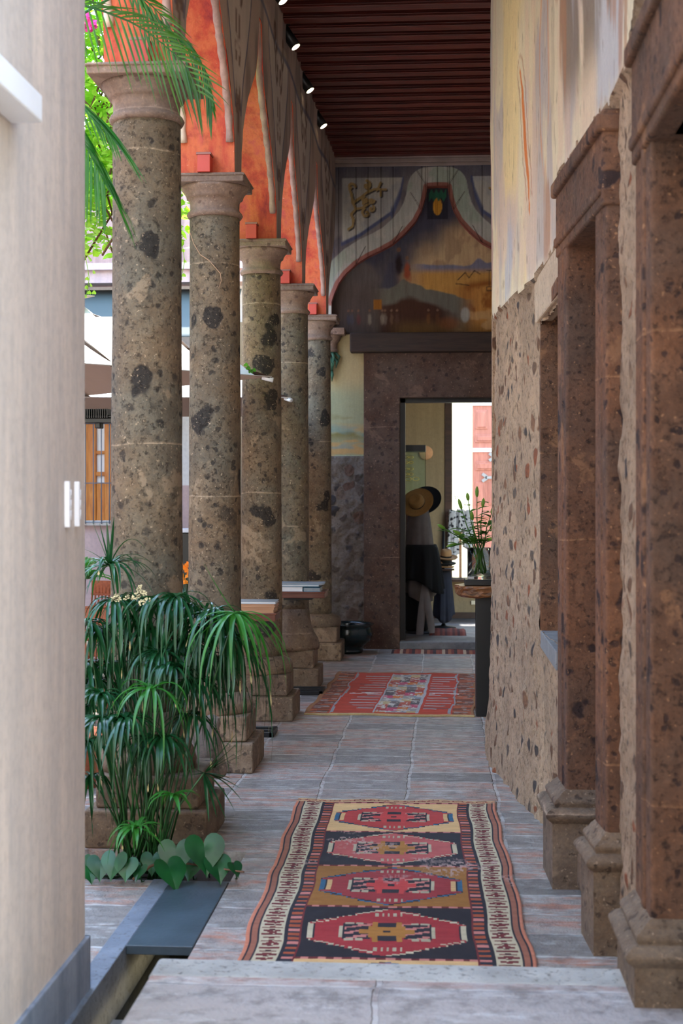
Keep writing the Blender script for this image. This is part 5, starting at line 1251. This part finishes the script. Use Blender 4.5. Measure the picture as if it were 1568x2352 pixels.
for (px_, py_, Yd, r, yw, pt_) in [(404, 1972, 6.05, .075, .2, -1.25), (470, 1966, 6.0, .085, .7, -1.15), (392, 2012, 5.98, .075, 1.3, -.7), (500, 1998, 6.0, .06, .9, -.9), (230, 1995, 6.02, .055, .3, -.9), (262, 1990, 6.0, .06, -.5, -1.0), (205, 2008, 6.0, .045, 1.0, -.6), (290, 1998, 5.99, .05, .1, -1.0), (350, 1985, 6.15, .05, .1, -1.0), (440, 2000, 6.1, .05, -.8, -.9), (540, 1998, 5.98, .035, 1.3, -.6), (186, 1990, 6.1, .05, -.4, -1.0), (320, 2005, 6.0, .04, -.9, -.8)]:
    mb = MB(); c = PY(px_, py_, Yd) - O; heart(mb, c + Vector((0, 0, r * .2)), r * 1.3, yw * .6, 1.15 - (pt_ + 1.2) * .4); mb.tube([c, c + Vector((0, .05, -.05)), Vector((c.x * .8, .18, -.06))], .0035, 5); mb.build('leaf', M['pothos'], root)
mb = MB(); mb.tube([PY(305, 2020, 6.02) - O, PY(345, 1990, 6.08) - O, PY(385, 1975, 6.12) - O], .006, 6); mb.tube([PY(383, 1975, 6.1) - O, PY(440, 1985, 6.1) - O, PY(560, 2003, 5.95) - O], .004, 6); mb.build('runner_stem', M['bark'], root)

# palm fronds
palm = empty('areca_palm', (-2.15, 6.15, 0), label='palm whose fronds hang in from the left across the nearest column', cat='plant'); PO = Vector(palm.location)
for k, (dx, dy) in enumerate(((0, 0), (.07, .05), (-.06, .06))):
    mb = MB(); mb.tube([(dx, dy, 0), (dx * 1.5, dy * 1.2, 1.4), (dx * 2, dy * 2, 2.7 + .2 * k)], [.05, .04, .03], 10); mb.build('trunk', M['bark'], palm)
mb = MB(); mb.lathe([(.22, 0), (.27, .35), (.29, .38), (.26, .38), (.24, .30), (.001, .30)], 28, cap=False); mb.build('pot', M['rattan'], palm)
def frond(rach, Yd, nl, Ln_u, Ln_d, mat, w=.016, dirs=((.1, -1), (.9, -.35)), Y1=None, crown=2.9):
    Y1 = Yd if Y1 is None else Y1
    vis = [PY(a, b, Yd + (Y1 - Yd) * i / (len(rach) - 1)) - PO for i, (a, b) in enumerate(rach)]
    base = Vector((.03, 0, crown)); pre = [base, base.lerp(vis[0], .5) + Vector((-.03, 0, .16))]
    pts = vis
    seg = [0]
    for a, b in zip(pts[:-1], pts[1:]): seg.append(seg[-1] + (b - a).length)
    def ev(s):
        s *= seg[-1]
        for k in range(len(pts) - 1):
            if s <= seg[k + 1] + 1e-9: return pts[k].lerp(pts[k + 1], (s - seg[k]) / (seg[k + 1] - seg[k]))
        return pts[-1]
    mb = MB(); mb.tube(pre + [ev(k / 20) for k in range(21)], [.010, .008] + [.006 * (1 - k / 26) for k in range(21)], 6); fr = mb.build('frond', M['palm_dark'], palm)
    for side in (0, 1):
        mb = MB()
        for k in range(nl):
            s = (k + .5) / nl; b = ev(s); t = (ev(min(1, s + .02)) - ev(max(0, s - .02))).normalized()
            dx, dz = dirs[side]; d = (Vector((dx, rs.uniform(-.25, .25) - (.25 if side else 0), dz)) + t * (.25 + .6 * s)).normalized()
            l = (Ln_d if side == 0 else Ln_u) * (math.sin(math.pi * (.18 + .72 * s)) ** .5) * rs.uniform(.88, 1.1)
            g = rs.uniform(.25, .45) if side else .12
            P = [b + d * l * q + Vector((0, 0, -g * l * q * q)) for q in [j / 7 for j in range(8)]]
            mb.ribbon(P, w * rs.uniform(.8, 1.1), side=Vector((t.x, t.y, t.z)), fold=.3)
        mb.build('leaflets', mat, fr)
rs = random.Random(21)
frond([(150, 0), (181, 9), (241, 27), (295, 48), (331, 68), (375, 102), (415, 137), (440, 175), (455, 215)], 6.25, 25, .24, .33, M['palm'], .0105, ((.0, -1), (.9, .28)), crown=3.0)
frond([(300, -30), (330, 5), (357, 39), (400, 78), (440, 105), (470, 160), (482, 220), (486, 250)], 6.45, 22, .13, .24, M['palm_dark'], .010, ((-.1, -1), (.5, -.8)), crown=3.1)
frond([(150, 240), (182, 300), (197, 335), (218, 376), (241, 423)], 6.0, 13, .36, .30, M['palm_dark'], .013, ((-.25, -1), (.75, -.75)), crown=2.7)
frond([(150, 215), (178, 232), (205, 250), (235, 285), (262, 320)], 6.15, 11, .30, .16, M['palm_dark'], .009, ((.2, -1), (.7, -.55)), crown=2.8)
frond([(250, -60), (300, -25), (345, 10), (380, 45), (400, 80)], 6.3, 12, .2, .22, M['palm'], .010, ((.15, -1), (.9, -.1)), crown=3.1)

# hanging vines (uncountable leaves)
def vine(name, label, boxes, n, mat, size=(.03, .055), seed=1, cat='foliage'):
    r = np.random.default_rng(seed); mb = MB()
    for (x0, x1, y0, y1, z0, z1, fr) in boxes:
        for k in range(int(n * fr)):
            c = Vector((r.uniform(x0, x1), r.uniform(y0, y1), r.uniform(z0, z1))); s = r.uniform(*size)
            R = Matrix.Rotation(r.uniform(0, 6.28), 3, 'Z') @ Matrix.Rotation(r.uniform(-1.2, 1.2), 3, 'X') @ Matrix.Rotation(r.uniform(0, 6.28), 3, 'Z')
            pts = [(0, -1), (.55, -.35), (.6, .2), (.3, .65), (0, 1), (-.3, .65), (-.6, .2), (-.55, -.35)]
            mb.add([c + R @ Vector((a * s, b * s, .2 * s * abs(a))) for a, b in pts], [(0, 1, 2, 3, 4), (0, 4, 5, 6, 7)], 0)
    o = mb.build(name, mat); o.data.transform(Matrix.Translation((2.3, -9, -4.5))); o.location = (-2.3, 9, 4.5)
    return tag(o, label, cat, kind='stuff')
vine('climbing_vine', 'sunlit yellow-green climbing vine filling the courtyard opening at upper left', [(-3.1, -1.75, 8.3, 9.6, 3.5, 5.4, 1.0), (-2.6, -2.05, 8.4, 9.2, 3.15, 3.8, .10), (-1.95, -1.68, 9.0, 9.6, 3.3, 4.2, .05)], 10000, M['vine'], size=(.024, .046), seed=2)
mb = MB(); r_ = random.Random(5)
for k in range(36):
    p = Vector((r_.uniform(-2.9, -1.9), r_.uniform(8.4, 9.5), r_.uniform(4.2, 5.3))); P = [p]
    for j in range(7): P.append(P[-1] + Vector((r_.uniform(-.12, .12), r_.uniform(-.1, .1), -r_.uniform(.08, .26))))
    mb.tube(P, .007, 5)
o = mb.build('vine_stems', M['bark']); tag(o, 'tangle of thin brown vine stems under the sunlit leaves', 'vine stems', kind='stuff')
mb = MB(); r_ = random.Random(9)
for (px_, py_) in ((184, 44), (198, 40), (188, 58), (206, 56), (185, 52), (196, 46), (204, 62), (190, 62), (212, 56)):
    for j in range(26):
        c = PY(px_ + r_.uniform(-7, 7), py_ + r_.uniform(-8, 8), 8.2 + r_.uniform(-.1, .1)); s = .014; a = r_.uniform(0, 6)
        R = Matrix.Rotation(a, 3, 'Y') @ Matrix.Rotation(r_.uniform(-1, 1), 3, 'X'); mb.add([c + R @ Vector(v) * s for v in ((-1, 0, 0), (0, .3, -1), (1, 0, 0), (0, .2, 1.2))], [(0, 1, 2, 3)])
tag(at(mb.build('bougainvillea', M['magenta']), PY(196, 55, 8.2)), 'magenta bougainvillea blossoms among the vine at upper left', 'flowers', kind='stuff')
mb = MB(); r_ = random.Random(13); hg = []
for (px_, py_, Yd) in ((190, 645, 8.6), (198, 660, 8.6), (205, 672, 8.6), (200, 640, 8.6), (215, 625, 8.7), (186, 668, 8.6), (208, 655, 8.6), (195, 680, 8.6), (216, 672, 8.6), (412, 560, 9.2), (420, 575, 9.2), (424, 600, 9.2), (414, 640, 9.2), (422, 632, 9.2), (416, 490, 9.2), (408, 520, 9.2)):
    c = PY(px_, py_, Yd); heart(mb, c, .017, r_.uniform(-1, 1), -1.2)
mb.tube([PY(190, 560, 8.6), PY(200, 610, 8.6), PY(205, 640, 8.6), PY(198, 680, 8.6)], .002, 4); mb.tube([PY(405, 470, 9.2), PY(415, 540, 9.2), PY(424, 600, 9.2), PY(416, 640, 9.2)], .002, 4)
tag(at(mb.build('vine_sprig', M['vine']), PY(200, 640, 8.6)), 'hanging sprig of small round vine leaves beside the umbrella top', 'vine sprig', kind='stuff')
# sprig on the umbrella corner
mb = MB()
for (px_, py_) in ((565, 838), (583, 850), (576, 853), (570, 845)): heart(mb, PY(px_, py_, 10.1), .022, .3, -1.0)
tag(at(mb.build('fallen_leaf_sprig', M['lily']), PY(570, 845, 10.1)), 'small green leaf sprig lying on the umbrella corner', 'leaves')
# bright broad plant behind at left edge
root = empty('broadleaf_plant', (-2.1, 8.1, 0), label='bright green strap-leaved plant behind the sedge at the left edge', cat='plant'); O = Vector(root.location)
for (px_, py_, n) in ((185, 1310, 12), (200, 1330, 10)):
    c = PY(px_, py_, 8.1) - O; sedge_crown(root, c, n, .34, .7, .7, rs, M['sedge_light'], .035, tips=False)
mb = MB(); mb.tube([(0, 0, 0), (.02, 0, .5), PY(190, 1320, 8.1) - O], .02, 8); mb.build('trunk', M['bark'], root)
mb = MB(); mb.lathe([(.16, 0), (.20, .25), (.22, .3), (.19, .3), (.18, .24)], 24); mb.build('pot', M['rattan'], root)

# ================================================================== COURTYARD
YB = 17.6
mb = MB(); mb.bb(-9, -2.32, YB, YB + .3, 0, 4.25); mb.build('wall_courtyard', M['white_wall'], kind='structure')
mb = MB(); mb.bb(-7.3, -7.0, 1.0, YB, 0, 7.5); mb.build('wall_sky_blocker_left', M['pink_stone'], kind='structure')  # added out of view to hold back sky light from the left
mb = MB(); mb.bb(-9, -2.32, YB - .05, YB, 0, PY(420, 1115, YB).z); mb.build('baseboard_courtyard', M['pink_stone'], kind='structure')
mb = MB(); mb.bb(-9, -2.32, YB - .35, YB + .3, 4.25, 4.4); mb.bb(-9, -2.32, YB - .42, YB + .3, 4.4, 4.48); mb.build('trim_50', M['pink_stone'], kind='structure')
mb = MB(); mb.bb(-9, -2.32, YB - .1, YB + .1, 4.48, 6.2); mb.build('wall_courtyard_upper', M['roll'], kind='structure')
ww = empty('window_3', (PY(225, 1100, YB).x, YB - .06, PY(225, 1195, YB).z), kind='structure'); O = Vector(ww.location)
x0, x1 = PY(199, 1000, YB).x - O.x, PY(262, 1000, YB).x - O.x; zt = PY(225, 950, YB).z - O.z
mb = MB(); mb.bb(x0, x0 + .14, -.04, .04, 0, zt); mb.bb(x1 - .10, x1, -.04, .04, 0, zt); mb.bb(x0, x1, -.04, .04, zt - .1, zt); mb.bb(x0, x1, -.03, .03, .55, .60); mb.bb(x0, x1, -.03, .03, .82, .86); mb.build('window_frame', M['orange_wood'], ww, bevel=.005)
mb = MB(); mb.bb(x0 + .14, x1 - .1, -.02, .02, .0, .46); mb.bb(x0 + .19, x1 - .14, -.035, .0, .06, .40); mb.build('shutter', M['orange_wood'], ww, bevel=.005)
mb = MB(); mb.bb(x0 + .14, x1 - .1, .02, .04, .46, zt); mb.build('window_pane', M['white'], ww)
mb = MB(); mb.bb(x0 - .05, x1 + .1, -.09, .04, -.06, 0); mb.build('window_sill', M['white_wall'], ww)
mb = MB()
for k in range(8): x = PY(186, 1100, YB).x - O.x + .10 * k; mb.tube([(x, -.12, -.04), (x, -.12, zt - .02)], .007, 6); mb.tube([(x, -.12, zt - .05), (x, -.12, zt + .06)], [.012, .001], 6)
for z in (-.02, .46, zt - .13): mb.tube([(x0 - .15, -.12, z), (x1 + .15, -.12, z)], .007, 6)
mb.build('window_grille', M['iron'], ww)

def umbrella(cx, cy, ez, hd, rise, rz, label, vent=True, tipmat=None, mat=None):
    root = empty('patio_umbrella', (cx, cy, 0), rz, label=label, cat='umbrella', group='square courtyard umbrellas')
    n = 12
    def surf(u, v):       # u,v in -1..1 square -> pyramid with sag
        m_ = max(abs(u), abs(v)); sag = -.05 * math.sin(math.pi * m_) * (1 - min(abs(u), abs(v)) / (m_ + 1e-6)) 
        return Vector((u * hd, v * hd, ez + rise * (1 - m_) + sag))
    mb = MB(); g = 16; vs = [surf(-1 + 2 * i / g, -1 + 2 * j / g) for i in range(g + 1) for j in range(g + 1)]
    mb.add(vs, [(i * (g + 1) + j, (i + 1) * (g + 1) + j, (i + 1) * (g + 1) + j + 1, i * (g + 1) + j + 1) for i in range(g) for j in range(g)])
    o = mb.build('canopy', [mat or M['umb'], M['umb_in']], root); s = o.modifiers.new('thickness', 'SOLIDIFY'); s.thickness = .006; s.material_offset = 1; s.offset = -1
    mb = MB(); f = .30; vs = [Vector((u * hd * f, v * hd * f, ez + rise + .10 - (rise * f) * max(abs(u), abs(v)))) for u in (-1, 0, 1) for v in (-1, 0, 1)]
    mb.add(vs, [(i * 3 + j, (i + 1) * 3 + j, (i + 1) * 3 + j + 1, i * 3 + j + 1) for i in range(2) for j in range(2)]); o = mb.build('vent', [mat or M['umb'], M['umb_in']], root); s = o.modifiers.new('thickness', 'SOLIDIFY'); s.thickness = .006; s.material_offset = 1; s.offset = -1
    for a in range(8):
        u, v = [(1, 1), (1, 0), (1, -1), (0, -1), (-1, -1), (-1, 0), (-1, 1), (0, 1)][a]; e = Vector((u * hd, v * hd, ez - .02)); mb = MB(); mb.tube([Vector((0, 0, ez + rise - .06)), e], .014, 6); mb.build('rib', M['dark_wood'], root)
        if abs(u * v): mb = MB(); d = Vector((u, v, 0)).normalized(); mb.tube([e - d * .07 + Vector((0, 0, .010)), e + d * .01 + Vector((0, 0, -.008))], [.014, .018], 8); mb.build('rib_cap', M['white'], root)
    mb = MB(); mb.tube([(0, 0, 0), (0, 0, ez + rise + .12)], .03, 12); mb.build('pole', M['black'], root)
    mb = MB(); mb.bb(-.35, .35, -.35, .35, 0, .08); mb.build('foot_plate', M['black'], root, bevel=.01)
    return root
tip = PY(624, 864, 10.25); hd = 1.3
umbrella(tip.x - hd * math.sqrt(2), 10.25, tip.z, hd, .70, math.pi / 4, 'nearer beige square umbrella, its corner poking between the second and third columns')
tip2 = PY(667, 912, 12.12); a2 = .08
hd2 = 1.45; c2 = Vector((tip2.x, tip2.y, 0)) - Vector((math.cos(-math.pi / 4 + a2) * hd2 * math.sqrt(2), math.sin(-math.pi / 4 + a2) * hd2 * math.sqrt(2), 0))
umbrella(c2.x, c2.y + .0, tip2.z, hd2, .7, a2, 'farther beige umbrella, its corner showing in front of the fourth column')
# awning
mb = MB(); x0, x1 = -6.8, -2.45; za = PY(300, 670, YB).z; zb__ = PY(300, 775, 15.6).z
vs = []; 
for i in range(13):
    for j in range(7): x = x0 + (x1 - x0) * i / 12; f = j / 6; vs.append((x, YB - .1 + (15.6 - YB + .1) * f, za + (zb__ - za) * f - .12 * math.sin(math.pi * f)))
mb.add(vs, [(i * 7 + j, (i + 1) * 7 + j, (i + 1) * 7 + j + 1, i * 7 + j + 1) for i in range(12) for j in range(6)], 0, True)
root = empty('awning', (-4.6, YB, 3.9), label='dark green canvas awning on the far courtyard wall above the umbrellas', cat='awning')
o = mb.build('canvas', M['awning'], root); o.data.transform(Matrix.Translation((4.6, -YB, -3.9))); s = o.modifiers.new('t', 'SOLIDIFY'); s.thickness = .01
for x in (-6.75, -4.6, -2.5): mb = MB(); mb.tube([(x + 4.6, -.1, za - 3.9 - .6), (x + 4.6, 15.6 - YB, zb__ - 3.9)], .02, 8); mb.build('arm', M['black'], root)
# heater under the umbrella
hp = PY(215, 955, 10.0); root = empty('patio_heater', hp, label='black ribbed patio heater mounted under the nearer umbrella', cat='heater')
mb = MB(); mb.bb(-.45, .16, -.09, .09, -.055, -.02); mb.bb(-.45, .16, -.07, .07, -.02, .0); mb.bb(.02, .06, -.05, .05, -.09, -.05); mb.build('housing', M['black'], root, bevel=.006)
mb = MB()
for k in range(34): x = -.40 + k * .0155; mb.bb(x, x + .007, -.085, .085, -.02, .045)
mb.build('cooling_fins', M['black'], root)
mb = MB(); mb.tube([(-.1, 0, .04), (-.16, 0, .20), (-.22, 0, .40)], .018, 8); mb.tube([(-.22, 0, .40), (tip.x - hd * math.sqrt(2) - hp.x, .25, .30)], .015, 8); mb.build('bracket', M['black'], root)
# chairs and table
def chair(cx, cy, rz, label):
    root = empty('rattan_chair', (cx, cy, 0), rz, label=label, cat='chair', group='rattan chairs in the courtyard')
    mb = MB(); mb.bb(-.23, .23, -.23, .23, .40, .45); mb.build('seat', M['rattan'], root, bevel=.01)
    mb = MB(); mb.bb(-.22, .22, -.21, .21, .45, .50); mb.build('cushion', M['cushion'], root, bevel=.02)
    mb = MB()
    for k in range(14): x = -.21 + k * .0325; mb.tube([(x, -.22, .45), (x, -.27, .95)], .007, 5)
    for z in (.55, .65, .75, .85, .95): mb.tube([(-.22, -.22 - .05 * (z - .45) / .5, z), (.22, -.22 - .05 * (z - .45) / .5, z)], .009, 5)
    mb.bb(-.22, .22, -.275, -.262, .84, .96); mb.build('backrest', M['rattan'], root)
    for sx_ in (-1, 1):
        for sy in (-1, 1): mb = MB(); mb.tube([(sx_ * .21, sy * .21, 0), (sx_ * .20, sy * .20, .42)], .014, 8); mb.build('leg', M['rattan'], root)
    return root
chair(-2.32, 9.15, 0, 'reddish rattan chair seen behind the sedge at the left edge')
chair(-2.75, 11.3, 2.8, 'rattan chair on the far side of the courtyard table')
root = empty('cafe_table', (-2.25, 10.5, 0), label='round courtyard table seen between the first two columns', cat='table')
mb = MB(); mb.lathe([(.40, .72), (.41, .735), (.40, .75)], 36); mb.build('table_top', M['dark_wood'], root)
mb = MB(); mb.lathe([(.22, 0), (.22, .02), (.03, .05), (.025, .72)], 20); mb.build('pedestal', M['black'], root)
bp = PY(421, 1380, 10.55); root = empty('flower_bottle', (bp.x, 10.55, .75), label='glass bottle of orange flowers on the courtyard table', cat='flowers')
mb = MB(); mb.lathe([(.001, 0), (.04, 0), (.045, .02), (.045, .13), (.02, .17), (.018, .22)], 20, cap=False); mb.build('bottle', m_glass('blue_green_glass', (.6, .85, .85), .02), root)
mb = MB(); r_ = random.Random(3)
for k in range(40):
    c = Vector((r_.uniform(-.07, .07), r_.uniform(-.05, .05), r_.uniform(.26, .42))); R = Matrix.Rotation(r_.uniform(0, 6), 3, 'Y') @ Matrix.Rotation(r_.uniform(-1, 1), 3, 'X'); mb.add([c + R @ Vector(v) * .02 for v in ((-1, 0, 0), (0, .4, -1), (1, 0, 0), (0, .4, 1))], [(0, 1, 2, 3)])
mb.build('petals', M['orange_fl'], root)
mb = MB()
for k in range(5): mb.tube([(0, 0, .05), (r_.uniform(-.05, .05), r_.uniform(-.04, .04), .33)], .003, 5)
mb.build('stem', M['sedge_stem'], root)
root = empty('sideboard', (PY(421, 1300, 15.5).x - .2, 15.9, 0), label='black sideboard against the far courtyard wall', cat='sideboard')
mb = MB(); mb.bb(-.6, .6, -.2, .2, .1, 1.25); mb.build('body', M['black'], root, bevel=.01)
mb = MB(); mb.bb(-.62, .62, -.22, .22, 1.25, 1.29); mb.build('worktop', M['white'], root, bevel=.005)
for sx_ in (-1, 1):
    mb = MB(); mb.bb(sx_ * .55 - .03, sx_ * .55 + .03, -.15, .15, 0, .1); mb.build('leg', M['black'], root)
